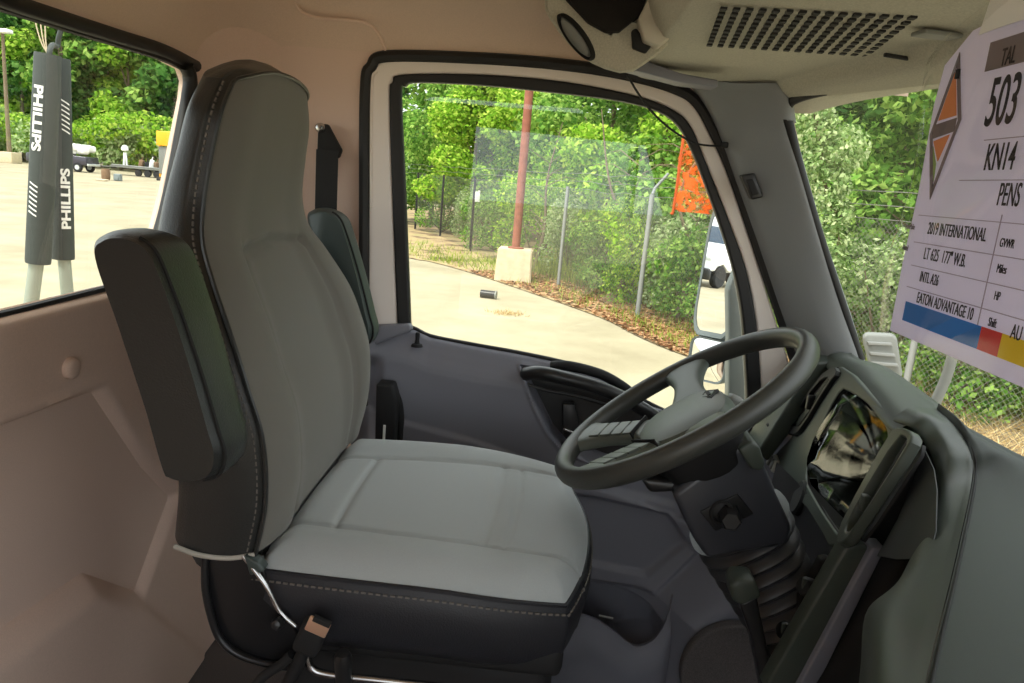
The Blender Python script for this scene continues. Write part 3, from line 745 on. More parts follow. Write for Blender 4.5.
# ribbed boot
rows = []
b0 = Vector((0.362,1.165,1.978)); b1 = Vector((0.479,1.165,1.796))
for i in range(57):
    t = i/56; c = b0.lerp(b1, t); rb = .076*(1-.22*t)+.006*math.cos(2*math.pi*8*t)
    rows.append([tuple(c+Vector((0, 1, 0))*(rb*1.0*math.copysign(abs(math.cos(s))**.75, math.cos(s)))+n2*(rb*1.05*math.copysign(abs(math.sin(s))**.75, math.sin(s)))) for s in [2*math.pi*k/36 for k in range(36)]])
link('boot', grid(rows, closed=True, cap=True), mat('boot_rubber', (62, 62, 64), .4), col, label='ribbed black rubber boot')
link('column_base', rbox(tuple(b1+ax_*.10), (.24, .12, .13), .02, CA), M['matte'], col)
stk = stube([tuple(WC-n_*.13+v_*.06), (0.396,1.3,2.098), (0.38,1.32,2.116)], .007, 20)
st_ = link('stalk', stk, M['black'], col)
link('stalk_knob', rbox((0.368,1.32,2.134), (.030, .030, .034), .008, (0, .3, 0)), M['greyplastic'], st_, label='pale grey stalk knob')

# lever beside the column (near side of the footwell)
lv = thing('hand_lever', (0.387,0.98,1.781), 'flat black lever with a worn grey tip standing beside the ribbed boot', 'lever')
link('shaft', bprism([(0.327,0.98,1.932),(0.349,0.98,1.948),(0.373,0.98,1.879),(0.4,0.98,1.799),(0.385,0.98,1.781),(0.353,0.98,1.877)], (0, .03, 0), .005), M['black'], lv)
link('tip', bprism([(0.308,0.972,1.963),(0.315,0.972,1.974),(0.341,0.972,1.975),(0.354,0.972,1.95),(0.328,0.972,1.933),(0.314,0.972,1.939)], (0, .045, 0), .006), M['dash'], lv, label='worn grey tip')

# ================================================================== DASHBOARD
dsh = thing('dashboard', (.62, .9, 1.7), 'dark olive dashboard with gauge cluster and angled side wing under the windshield', 'dashboard')
ipo, ipn = Vector((.532, 1.38, 1.999)), Vector((-0.9563757, 0.1938027, 0.2186002))
# --- hood over the gauges, lip to crest, then top pad to the windshield
lipS = [(.64, 1.66, 2.160)]+[(0.605,1.5,2.172),(0.577,1.36,2.183),(0.544,1.2,2.198),(0.508,1.05,2.205),(0.498,0.985,2.207)]
creS = [(.69, 1.66, 2.190)]+[(0.641,1.5,2.205),(0.631,1.36,2.222),(0.605,1.2,2.229),(0.576,1.05,2.234),(0.566,0.985,2.231)]
inn = [tuple(Vector(p)-ipn*.03-Vector((0, 0, .004))) for p in lipS]
mid = [tuple(np.array(a)*.5+np.array(b)*.5+np.array((-.010, 0, .008))) for a, b in zip(lipS, creS)]
bk1 = [(p[0]+.05, p[1]+.01, p[2]-.022) for p in creS]; bk2 = [(p[0]+.30, p[1]+.03, p[2]-.20) for p in creS]
link('gauge_hood', grid(loft_rails([inn, lipS, mid, creS, bk1, bk2], 50, 50)), M['dash'], dsh, sharp=60)
# --- wing: seam rail, band, lip, inner return
seamR = [(0.574,1.04,2.234),(0.567,0.985,2.232),(0.568,0.955,2.222),(0.551,0.9,2.214),(0.525,0.845,2.199),(0.394,0.632,2.2),(0.276,0.444,2.2)]+[(.19, .30, 2.185)]
lipW = [(0.508,1.02,2.214),(0.51,0.97,2.222),(0.522,0.95,2.205),(0.52,0.92,2.181),(0.478,0.84,2.145),(0.398,0.72,2.127),(0.332,0.645,2.123)]+[(.285, .50, 2.09)]
innW = [(p[0]+.035, p[1]+.03, p[2]-.02) for p in lipW[:-2]]+[(lipW[-2][0]+.03, lipW[-2][1]+.03, lipW[-2][2]-.05), (.29, .56, 2.00)]
midW = [tuple(np.array(a)*.5+np.array(b)*.5+np.array((-.012, -.004, .012))) for a, b in zip(seamR, lipW)]
sm2 = [tuple(np.array(a)*.88+np.array(b)*.12+np.array((-.002, -.002, .004))) for a, b in zip(seamR, lipW)]
link('wing_band', grid(loft_rails([seamR, sm2, midW, lipW, innW], 60, 40)), M['dash'], dsh, sharp=70)
lowW = [(p[0]+.02, p[1]+.05, p[2]-.35) for p in innW]
link('wing_inner', grid(loft_rails([innW, lowW], 40, 6)), M['matte'], dsh)
tpA = [(p[0]+.001, p[1], p[2]) for p in seamR]
tpB = [(p[0]*.7+.3*(.585+.05*(1-p[1])), p[1], p[2]+.008) for p in seamR]
tpC = [(.585+.05*(1-p[1]), p[1], 2.224) for p in seamR]
tpC2 = [(p[0]+.05, p[1]+.01, p[2]-.022) for p in tpC]; tpD = [(p[0]+.30, p[1]+.03, p[2]-.20) for p in tpC]
link('top_pad', grid(loft_rails([tpA, tpB, tpC, tpC2, tpD], 60, 40)), M['dashtop'], dsh, sharp=70, label='smooth dark grey top pad')
link('seam_line', stube([(p[0]+.004, p[1], p[2]+.0015) for p in seamR], .0015, 60), M['matte'], dsh)
# --- instrument face with its opening
def ipuv(p):
    d = Vector(p)-ipo; return (d.dot(eu), d.dot(ev))
eu = Vector((0, -1, 0)); eu = (eu-ipn*eu.dot(ipn)).normalized(); ev = ipn.cross(eu); 
if ev.z < 0: ev = -ev
fr_ = (tuple(ipo), tuple(eu), tuple(ev))
outl = [(0.587,1.418,2.203),(0.591,1.464,2.184),(0.59,1.494,2.151),(0.581,1.534,2.077),(0.571,1.564,2.005),(0.571,1.634,1.944),(0.563,1.635,1.909),(0.542,1.517,1.922),(0.52,1.37,1.956),(0.499,1.239,1.981),(0.48,1.131,1.994),(0.466,1.051,2.002),(0.462,0.998,2.031),(0.464,0.984,2.052),(0.475,0.966,2.116),(0.489,0.961,2.181),(0.496,0.962,2.212),(0.513,1.041,2.217),(0.541,1.184,2.214),(0.568,1.316,2.212)]
hol = [(0.57,1.369,2.173),(0.555,1.281,2.188),(0.533,1.158,2.201),(0.511,1.05,2.201),(0.501,1.01,2.193),(0.487,0.986,2.153),(0.475,0.984,2.099),(0.463,0.992,2.042),(0.468,1.025,2.032),(0.495,1.182,2.012),(0.53,1.368,1.999)]
o2 = [ipuv(p) for p in outl]; h2 = roundloop([ipuv(p) for p in hol], 2)
link('instrument_face', plate([o2, h2], .006, .004, (tuple(ipo-ipn*.006), fr_[1], fr_[2])), M['dash'], dsh)
hw = [[tuple(ipo+eu*a+ev*b-ipn*d) for a, b in h2] for d in (.002, .03, .07, .11)]
link('cluster_recess', grid(hw, closed=True), M['matte'], dsh)
lensm = grid([[tuple(ipo+eu*(ca_+(a-ca_)*s)+ev*(cb_+(b-cb_)*s)-ipn*(.058-.004*(1-s))) for a, b in h2] for s in (1.02, .7, .4, .05)], closed=True, cap=True) if False else None
ha = np.array(h2); ca_, cb_ = ha.mean(0)
lensm = grid([[tuple(ipo+eu*(ca_+(a-ca_)*s)+ev*(cb_+(b-cb_)*s)-ipn*(.048+.19*(a-ca_)*s+.06*(b-cb_)*s)) for a, b in h2] for s in (1.02, .75, .4, .03)], closed=True, cap=True)
gl_ = link('gauge_lens', lensm, M['lens'], dsh, sharp=180, label='glossy gauge cluster lens')
for (q, rr) in (((ca_+.075, cb_-.012), .058), ((ca_+.135, cb_-.035), .03)):
    link('dial_ring', tube([tuple(ipo+eu*(q[0]+rr*math.cos(t))+ev*(q[1]+rr*math.sin(t))-ipn*.0515) for t in np.linspace(R(-20), R(235), 30)], .0008, n=5), M['dial'], gl_)
# --- far vent
vf = [(0.588,1.43,2.199),(0.577,1.381,2.196),(0.577,1.413,2.168),(0.562,1.474,2.047),(0.565,1.521,2.02),(0.578,1.601,2.005),(0.584,1.615,2.02),(0.595,1.511,2.158)]
vv = [ipuv(p) for p in vf]; va = np.array(vv); vc = va.mean(0)
vi = [tuple(vc+(np.array(p)-vc)*.74) for p in vv]
ve = link('air_vent', plate([roundloop(vv, 1), roundloop(vi, 1)], .005, .002, (tuple(ipo+ipn*.004), fr_[1], fr_[2])), M['black'], dsh)
link('vent_back', plate([vv], .002, 0, (tuple(ipo-ipn*.002), fr_[1], fr_[2])), M['matte'], ve, smooth=False)
a0, a1 = np.array(ipuv((0.583,1.422,2.186))), np.array(ipuv((0.572,1.547,2.028)))
dd = (a1-a0); pn = np.array((-dd[1], dd[0]))/np.linalg.norm(dd)
for q in (-.010, -.0035, .0035, .010):
    link('slat', tube([tuple(ipo+eu*(p[0])+ev*(p[1])+ipn*.004) for p in (a0+pn*q+dd*.05, a0+pn*q+dd*.95)], .0016, n=6), M['dash'], ve)
cmid = (a0+a1)/2
link('vent_tab', rbox(ipo+eu*cmid[0]+ev*cmid[1]+ipn*.007, (.02, .012, .03), .002), M['black'], ve)
# --- switch block left of the vent, silver switches
sb = thing('switch_panel', (0.56,1.6,2.059)); sb.parent = dsh; sb.location = Vector((0.56,1.6,2.059))-dsh.location
link('panel', bprism([(0.588,1.6,2.104),(0.602,1.6,2.082),(0.555,1.6,1.993),(0.53,1.6,1.981),(0.522,1.6,2.009)], (0, .05, 0), .004), M['dash'], sb)
for r_ in range(4):
    for c_ in range(2):
        p = np.array((0.576,1.595,2.083))*(1-r_/3)+np.array((0.539,1.595,2.017))*(r_/3)
        link('switch', rbox((p[0]+.013*c_-.008, 1.592, p[2]+.010*c_), (.011, .012, .013), .002, (0, -.6, 0)), M['matte'], sb)
link('side_filler', bprism([(0.639,1.56,2.182),(0.619,1.56,2.154),(0.566,1.56,2.013),(0.529,1.56,1.944),(0.504,1.56,1.965),(0.569,1.56,2.124),(0.592,1.56,2.177)], (0, .10, 0), .006), M['dash'], dsh)
sl = link('silver_switches', rbox((0.56,1.595,1.929), (.02, .052, .030), .004, frame3(-ipn, tuple(ev))), M['silver'], dsh, label='pale silver rocker switches')
for q in (-.013, .013): link('rocker', rbox(Vector((0.56,1.595,1.929))+ipn*.010+Vector((0, q, 0)), (.012, .020, .022), .003, frame3(-ipn, tuple(ev))), M['greyplastic'], sl)
cu_ = (0.511,1.31,1.971)
link('cup_recess', lathe([(0, .004), (.030, .004), (.034, .0), (.034, -.01)], tuple(Vector(cu_)), tuple(ipn)), M['matte'], dsh)
# --- near vent + glossy side panel (on the wing face, turned to the driver)
bpn = Vector((-.8957467, .3350220, .2922294)); bpo = Vector((.446, .95, 2.077))
bu_ = Vector((0, -1, 0)); bu_ = (bu_-bpn*bu_.dot(bpn)).normalized(); bv_ = bpn.cross(bu_)
if bv_.z < 0: bv_ = -bv_
bfr = lambda d: (tuple(bpo+bpn*d), tuple(bu_), tuple(bv_))
buv = lambda p: ((Vector(p)-bpo).dot(bu_), (Vector(p)-bpo).dot(bv_))
fo = [buv(p) for p in [(0.469,0.867,2.243),(0.494,0.948,2.225),(0.503,0.989,2.207),(0.455,0.974,2.078),(0.436,0.94,2.059),(0.427,0.903,2.071),(0.426,0.881,2.095),(0.459,0.849,2.231)]]
fi = [buv(p) for p in [(0.469,0.878,2.232),(0.485,0.932,2.218),(0.456,0.941,2.119),(0.44,0.929,2.082),(0.43,0.896,2.091),(0.435,0.88,2.124),(0.461,0.861,2.224)]]
v2 = link('air_vent', plate([roundloop(fo, 1), roundloop(fi, 1)], .007, .003, bfr(.004)), M['dash'], dsh)
link('vent_back', plate([fi], .002, 0, bfr(-.010)), M['matte'], v2, smooth=False)
for f in (.35, .65):
    pa = np.array(fi[1])*(1-f)+np.array(fi[0])*f; pb = np.array(fi[3])*(1-f)+np.array(fi[4])*f
    link('slat', tube([tuple(bpo+bu_*p[0]+bv_*p[1]+bpn*.001) for p in (pa, pb)], .0022, n=6), M['black'], v2)
tb = (0.453,0.926,2.125)
link('vent_tab', rbox(Vector(tb)+bpn*.006, (.010, .012, .022), .002), M['dash'], v2)
gp = [buv(p) for p in [(0.479,0.914,2.219),(0.451,0.838,2.222),(0.43,0.786,2.216),(0.399,0.719,2.198),(0.383,0.694,2.178),(0.402,0.787,2.13),(0.418,0.857,2.098),(0.435,0.862,2.146)]]
link('side_panel', plate([gp], .0006, 0, bfr(-.022)), M['sidegloss'], dsh)
# --- centre tray: two trim bars, dark well
b1_ = [(0.429,0.915,2.067),(0.444,0.915,2.072),(0.461,0.915,2.07),(0.397,0.915,1.849),(0.357,0.915,1.844)]
link('trim_bar', bprism(b1_, (0, .03, 0), .004), M['dash'], dsh)
b2_ = [(0.458,0.905,2.075),(0.475,0.905,2.077),(0.422,0.905,1.86),(0.397,0.905,1.857)]
link('trim_bar', bprism(b2_, (0, .03, 0), .003), M['door'], dsh)
link('tray_well', grid(loft_rails([[(0.485,0.93,2.069),(0.454,0.92,1.968),(0.41,0.92,1.831)], [(0.52,0.9,2.089),(0.481,0.86,2.03),(0.415,0.8,1.926)], [(0.431,0.74,2.168),(0.387,0.68,2.118),(0.315,0.56,2.101)]], 16, 16)), M['matte'], dsh)
# --- knee panel under the cluster
kp = [(0.462,1.0,2.033), (0.486,1.15,1.999), (0.499,1.3,1.984), (0.508,1.48,1.965)]
kl = [(p[0]-.03*i/3+.02, p[1], 1.62) for i, p in enumerate(kp)]
link('knee_panel', grid(loft_rails([[(p[0]+.012, p[1], p[2]+.01) for p in kp], kl], 30, 10)), M['black'], dsh)
kn1 = Vector((0.441,1.0,1.956)); kn2 = Vector((0.423,1.0,1.882))
for kk, s in ((kn1, 1.), (kn2, 1.)):
    kb = link('control_knob', lathe([(0, .030), (.012, .030), (.014, .026), (.0135, .004), (.017, 0), (.018, -.02)], tuple(kk), (-.8, -.3, .3), 20), M['black'], dsh)
    link('pointer', rbox(kk+Vector((-.8, -.3, .3)).normalized()*.028, (.006, .006, .024), .001), M['dash'], kb)
link('lower_bracket', bprism([(0.431,1.03,1.92),(0.452,1.03,1.989),(0.466,1.03,1.991),(0.46,1.03,1.856),(0.445,1.03,1.837)], (0, .02, 0), .004), M['matte'], dsh)
link('bulkhead', rbox((1.0, .70, 1.64), (.06, 1.95, .66), .01), M['matte'], dsh)
link('dash_side', rbox((.80, 1.655, 1.82), (.34, .03, .44), .006), M['door'], dsh)

# ================================================================== OVERHEAD CONSOLE
oc = thing('overhead_console', (.3, .9, 2.70), 'grey speckled overhead shelf with slotted speaker grille above the windshield', 'overhead console')
ysx = np.linspace(-.25, 1.66, 40)
rows = []
for y in ysx:
    cr_ = .395+.10*max(0, min(1, (1.667-y)/.5)) if y > 1.14 else .50+.06*min(1, (1.14-y)/.5)
    sec = [(.11, 2.87), (.125, 2.80), (.15, 2.755), (.19, 2.742), (cr_-.06, 2.738), (cr_-.01, 2.736), (cr_+.003, 2.728), (cr_+.012, 2.715), (cr_+.03, 2.705), (cr_+.07, 2.700), (cr_+.12, 2.700), (cr_+.14, 2.705), (cr_+.20, 2.74)]
    if y > 1.40:
        dz = .02*((y-1.40)/.26)**2
    else: dz = 0
    rows.append([(a[0], y, a[1]-dz*.6) for a in sec])
dense = [[tuple(p) for p in cat1(r, 60)] for r in rows]
link('shelf', grid(dense), M['console'], oc, sharp=60)
# slotted grille: columns run across the cab
gv = []; gf = []
for i in range(15):
    for j in range(10):
        s, t = i/14, j/9
        c = np.array((.198, 1.035))*(1-s)*(1-t)+np.array((.230, 1.275))*(1-s)*t+np.array((.424, 1.005))*s*(1-t)+np.array((.470, 1.255))*s*t
        b = len(gv); hx, hy = .0042, .0065
        gv += [(c[0]-hx, c[1]-hy, 2.7385), (c[0]+hx, c[1]-hy, 2.7385), (c[0]+hx+.001, c[1]+hy, 2.7385), (c[0]-hx+.001, c[1]+hy, 2.7385)]
        gf.append((b, b+1, b+2, b+3))
bm = bmesh.new(); bm.from_mesh(pyd(gv, gf)); bmesh.ops.solidify(bm, geom=bm.faces[:], thickness=.003)
link('grille_slots', bm_me(bm), M['matte'], oc, smooth=False, label='rows of dark grille slots')
link('edge_slot', rbox((0.485,1.171,2.722), (.05, .006, .006), .002, (0, 0, .35)), M['matte'], oc)
link('side_vent', rbox((0.482,1.057,2.731), (.055, .03, .006), .002, (0, 0, .2)), M['greyplastic'], oc)
# driver pod with lamp and dark net pouch
podL = [(-0.048,1.32,2.84),(-0.043,1.32,2.788),(-0.025,1.32,2.761),(0.017,1.32,2.72),(0.058,1.32,2.698),(0.11,1.32,2.689),(0.144,1.32,2.714),(0.171,1.32,2.739),(0.181,1.32,2.764),(0.162,1.32,2.855)]
podF = [(-0.053,1.46,2.876),(-0.047,1.46,2.819),(-0.028,1.46,2.789),(0.019,1.46,2.744),(0.065,1.46,2.719),(0.122,1.46,2.709),(0.159,1.46,2.737),(0.189,1.46,2.764),(0.2,1.46,2.792),(0.179,1.46,2.893)]
nr_ = [tuple(p) for p in roundloop(podL[1:-1], 1)]; fr2 = [tuple(p) for p in roundloop(podF[1:-1], 1)]
nr_ = [podL[0]]+nr_+[podL[-1]]; fr2 = [podF[0]]+fr2+[podF[-1]]
pc_ = np.mean(np.array(nr_), 0)
rin = lambda s_, d_: [(pc_[0]+(p[0]-pc_[0])*s_, p[1]+d_, pc_[2]+(p[2]-pc_[2])*s_) for p in nr_]
link('lamp_pod', grid([fr2, rin(1.0, .012), rin(.985, .004), rin(.955, 0), rin(.5, 0), rin(.02, 0)], closed=True, cap=True), M['console'], oc, sharp=50)
lc = Vector((0.017,1.316,2.74)); la = (Vector((0.047,1.316,2.705))-Vector((-0.014,1.316,2.769))); ll = la.length/2; la.normalize()
lnrm = Vector((-.35, -.85, -.30)); lnrm = (lnrm-la*lnrm.dot(la)).normalized(); lb_ = lnrm.cross(la)
def lampring(s, hh): return [tuple(lc+la*(ll*s*math.cos(t))+lb_*(.0125*s*math.sin(t))+lnrm*hh) for t in np.linspace(0, 2*math.pi, 40, endpoint=False)]
lmp = link('map_lamp', grid([lampring(1.05, -.02), lampring(1.05, .006), lampring(.98, .010), lampring(.90, .006), lampring(.88, -.004)], closed=True), M['matte'], oc, label='dark oval lamp bezel')
link('lamp_lens', grid([lampring(.9, .0), lampring(.8, .006), lampring(.4, .009), lampring(.02, .010)], closed=True, cap=True), M['greyplastic'], lmp, label='grey oval lamp lens')
pou = bprism([(-0.01,1.3,2.838),(-0.006,1.3,2.796),(0.034,1.3,2.763),(0.065,1.3,2.75),(0.087,1.3,2.752),(0.12,1.3,2.783),(0.128,1.3,2.847)], (0, .04, 0), .0015)
link('net_pouch', pou, mat('black_net', (26, 22, 20), .95, bump=.8, bscale=500), oc, label='black net pouch opening')
link('hook_block', bprism([(0.114,1.285,2.772),(0.133,1.285,2.817),(0.145,1.285,2.8),(0.174,1.285,2.75),(0.153,1.285,2.731),(0.127,1.285,2.738)], (0, .05, 0), .004), M['consolelite'], oc)
link('hook_recess', bprism([(0.107,1.31,2.757),(0.115,1.31,2.761),(0.133,1.31,2.74),(0.143,1.31,2.735),(0.135,1.31,2.723),(0.112,1.31,2.729)], (0, .03, 0), .003), M['matte'], oc)
link('end_strip', bprism([(0.12,1.5,2.726),(0.144,1.5,2.746),(0.223,1.5,2.725),(0.296,1.5,2.718),(0.298,1.5,2.705),(0.225,1.5,2.708)], (0, .06, 0), .004), M['door'], oc)

cab = thing('antenna_cable', (0.254,1.6,2.613), 'thin black cable looping from the overhead shelf to the windshield pillar', 'cable')
link('cord', stube([(0.123,1.5,2.715),(0.149,1.53,2.688),(0.187,1.57,2.657),(0.238,1.61,2.628),(0.295,1.65,2.609),(0.341,1.655,2.607),(0.357,1.65,2.61)], .0022, 50, k=8), M['matte'], cab)
link('plug_end', rbox((0.358,1.648,2.61), (.014, .012, .012), .003), M['matte'], cab)

# ================================================================== HANGING SHEET IN CLEAR SLEEVE
card = thing('information_sheet', (.31, .45, 2.40), 'lilac printed vehicle sheet in a clear plastic sleeve hanging from the overhead shelf', 'sheet')
SX = .305
c_bl, c_tl = (0.305,0.654,2.407), (0.305,0.635,2.642)
yL = .622
def C(y, z, off=0.): return (SX-off, y, z)
zt, zb_, yR = 2.637, 2.392, .30
edgeL = [(0.656,2.4),(0.657,2.459),(0.654,2.52),(0.657,2.589),(0.656,2.623),(0.623,2.643),(0.581,2.647)]
sheet = [(a-.006, b) for a, b in edgeL[:4]]+[(a-.010, b-.004) for a, b in edgeL[4:]]+[(yR, edgeL[-1][1]-.004), (yR, edgeL[0][1]+.001)]
link('paper', plate([sheet], .0006, 0, YZ(SX+.001)), M['paper'], card, smooth=False)
# wavy clear sleeve, a margin wider than the paper
rows = []
for z in np.linspace(edgeL[0][1]-.001, edgeL[-1][1]+.004, 40):
    f = (z-zb_)/(zt-zb_); lft = float(np.interp(z, [e[1] for e in edgeL], [e[0] for e in edgeL]))+.002
    rows.append([(SX-.004-.003*math.sin(18*y+9*f)-.006*math.exp(-((y-lft+.02)/.02)**2), y, z) for y in np.linspace(lft, yR, 30)])
link('sleeve', grid(rows), M['vinylclear'], card, sharp=180, label='wavy clear plastic sleeve')
link('sleeve_header', grid([[(SX-.003-.004*math.sin(y*25), y, z) for y in np.linspace(yL-.035-.3*(z-zt), yR, 20)] for z in np.linspace(zt-.006, zt+.024, 5)], thick=.0008), M['lettering'], card)
link('hole', rbox((SX-.006, yL-.012, zt-.030), (.002, .004, .007), .0005), M['matte'], card)
FR = lambda y, z, o=.0012: ((SX-o, y, z), (0, -1, 0), (0, 0, 1))
def bar(y0, z0, y1, z1, m, nm, o=.0009):
    link(nm, rbox((SX-o, (y0+y1)/2, (z0+z1)/2), (.0005, abs(y1-y0), abs(z1-z0)), 0), M[m], card, smooth=False)
yz_ = lambda q: (q[1], q[2])
ba = (0.305,0.624,2.416); 
# colour bar
q0, q1 = (0.305,0.629,2.429), (0.305,0.619,2.413)
e1 = (0.305,0.517,2.427); e2 = (0.305,0.493,2.427)
bar(q0[1], q1[2], e1[1], q0[2], 'blueink', 'blue_band'); bar(e1[1], q1[2], e2[1], q0[2], 'redink', 'red_band'); bar(e2[1], q1[2], yR+.01, q0[2], 'yellowink', 'yellow_band')
g0, g1 = (0.305,0.582,2.625), (0.305,0.58,2.605)
bar(g0[1], g1[2], yR+.01, g0[2], 'greyink', 'heading_band')
def put(s, px, size, m, nm, sx=.62, off=0.):
    link(nm, text(s, size, FR(px[1], px[2], .0016), .0002, sx, off=off), M[m], card, smooth=False)
put('TAL', (0.305,0.563,2.606), .017, 'ink', 'printed_text', .55)
put('503', (0.305,0.568,2.566), .047, 'ink', 'printed_text', .52, .0004)
put('KN14', (0.305,0.556,2.535), .026, 'ink', 'printed_text', .55, .0002)
put('PENS', (0.305,0.531,2.511), .022, 'ink', 'printed_text', .50)
put('2019 INTERNATIONAL', (0.305,0.616,2.486), .0135, 'ink', 'printed_text', .60)
put('LT 625  177" W.B.', (0.305,0.614,2.466), .0135, 'ink', 'printed_text', .60)
put('INTL A26', (0.305,0.613,2.448), .0120, 'ink', 'printed_text', .60)
put('EATON ADVANTAGE 10', (0.305,0.611,2.431), .0125, 'ink', 'printed_text', .60)
put('GVWR', (0.305,0.517,2.484), .0085, 'ink', 'printed_text', .62); put('Miles', (0.305,0.514,2.467), .0085, 'ink', 'printed_text', .62)
put('HP', (0.305,0.51,2.449), .0085, 'ink', 'printed_text', .62); put('Shift', (0.305,0.51,2.431), .0085, 'ink', 'printed_text', .62)
put('AU', (0.305,0.484,2.428), .0135, 'ink', 'printed_text', .60)
put('Year/Make', (0.305,0.655,2.488), .0065, 'greyink', 'printed_text', .6); put('Model', (0.305,0.652,2.47), .0065, 'greyink', 'printed_text', .6)
for y_, p in enumerate(((0.305,0.564,2.556), (0.305,0.586,2.528), (0.305,0.637,2.5), (0.305,0.636,2.478), (0.305,0.633,2.459), (0.305,0.633,2.441))):
    bar(p[1], p[2]-.0003, yR+.01, p[2]+.0003, 'lineink', 'ruled_line', .0007)
vl = (0.305,0.523,2.491); bar(vl[1]-.0003, (0.305,0.503,2.429)[2], vl[1]+.0003, (0.305,0.528,2.505)[2], 'lineink', 'ruled_line', .0007)
# diamond badge, split by a grey road band
dcy, dcz = (0.305,0.623,2.569)[1], (0.305,0.623,2.569)[2]
dia = lambda s: [(dcy+.019*s, dcz-.004*s), (dcy+.0*s, dcz+.050*s), (dcy-.020*s, dcz+.004*s), (dcy, dcz-.050*s)]
link('badge_border', plate([dia(1.12), dia(.92)], .0003, 0, YZ(SX-.0012)), M['greyink'], card, smooth=False)
link('badge_upper', plate([[(dcy+.012, dcz+.006), (dcy, dcz+.042), (dcy-.014, dcz+.008)]], .0003, 0, YZ(SX-.0012)), M['logoorange'], card, smooth=False)
link('badge_lower', plate([[(dcy+.013, dcz-.010), (dcy-.010, dcz-.006), (dcy+.0, dcz-.026)]], .0003, 0, YZ(SX-.0012)), M['logoorange'], card, smooth=False)
link('badge_green', plate([[(dcy+.012, dcz-.014), (dcy+.002, dcz-.028), (dcy+.0, dcz-.042)]], .0003, 0, YZ(SX-.0013)), M['logogreen'], card, smooth=False)
link('badge_road', plate([[(dcy+.016, dcz+.003), (dcy-.016, dcz+.006), (dcy-.016, dcz-.004), (dcy+.016, dcz-.008)]], .0003, 0, YZ(SX-.0014)), M['greyink'], card, smooth=False)
link('hanging_tab', rbox((SX, .555, 2.685), (.004, .03, .09), .001), M['consolelite'], card)

# ================================================================== OUTSIDE, CLOSE TO THE CAB
mr = thing('side_mirror', (.47, 2.07, 1.95), 'tall chrome faced outside mirror reflecting a white truck, beyond the door glass', 'mirror')
TL, TR_, BR_, BL = (0.444,2.13,2.472), (0.491,2.0,2.465), (0.524,2.0,2.136), (0.441,2.13,2.122)
tv = Vector((.87, .5, 0))*.0262; TL = tuple(Vector(TL)+tv); TR_ = tuple(Vector(TR_)+tv)
MC = (Vector(TL)+Vector(TR_)+Vector(BR_)+Vector(BL))/4
def mirror_face(P4, name, bulge=0., m='mirror', shell=.05):
    A, B, C_, D = [Vector(p) for p in P4]
    c = (A+B+C_+D)/4; ex = ((B-A)+(C_-D)).normalized(); ey = ((A-D)+(B-C_)); ey = (ey-ex*ey.dot(ex)).normalized(); ez = ex.cross(ey)
    L2_ = roundloop([((p-c).dot(ex), (p-c).dot(ey)) for p in (A, A*.5+B*.5, B, B*.5+C_*.5, C_, C_*.5+D*.5, D, D*.5+A*.5)], 2)
    front = ez if ez.y < 0 else -ez
    rows = [[tuple(c+ex*(a*s)+ey*(b*s)+front*(bulge*(1-s*s))) for a, b in L2_] for s in (1, .8, .6, .4, .2, .01)]
    g_ = grid(rows, closed=True, cap=False)
    sh_ = grid([[tuple(c+ex*(a*s)+ey*(b*s)-front*d) for a, b in L2_] for s, d in ((.99, -.001), (1.07, -.004), (1.09, .004), (1.07, .02), (.9, shell), (.02, shell*1.15))], closed=True, cap=False)
    return g_, sh_
g1_, s1_ = mirror_face((TL, TR_, BR_, BL), 'm')
hs = link('housing', s1_, M['mirrorshell'], mr, label='grey mirror housing')
link('flat_mirror', g1_, M['mirror'], mr, label='flat mirror glass')
g2_, s2_ = mirror_face(((0.45,2.12,2.104), (0.519,2.0,2.114), (0.519,2.0,2.0), (0.446,2.12,1.984)), 'm', .012)
link('lower_housing', s2_, M['mirrorshell'], mr)
link('convex_mirror', g2_, M['mirror'], mr, label='small convex mirror glass')
link('mirror_arm', bprism([(0.473,1.9,2.273),(0.492,1.9,2.346),(0.529,1.9,2.252),(0.58,1.9,1.935),(0.523,1.9,1.929),(0.496,1.9,2.131)], (0, .05, 0), .008), M['mirrorshell'], mr)
link('support', stube([(0.476,2.1,2.454),(0.452,2.1,2.506),(0.459,2.05,2.526),(0.501,1.85,2.526)], .009, 20), M['rubber'], mr)
fg = thing('orange_reflection', (0.39,2.16,2.556), 'stand-in for an orange reflection on the upper front corner of the door glass', 'reflection')  # orange reflection on the door glass, modelled as a hanging net sheet
rows = [[(x+.006*math.sin(z*60), 2.16+.012*math.sin(x*50+z*20), z) for x in np.linspace(a[0], b[0], 12)] for a, b in zip([(0.355,2.16,2.654),(0.351,2.16,2.593),(0.349,2.16,2.524),(0.343,2.16,2.465),(0.359,2.16,2.452)], [(0.431,2.16,2.66),(0.448,2.16,2.602),(0.466,2.16,2.534),(0.486,2.16,2.478),(0.494,2.16,2.461)]) for z in [a[2]]]
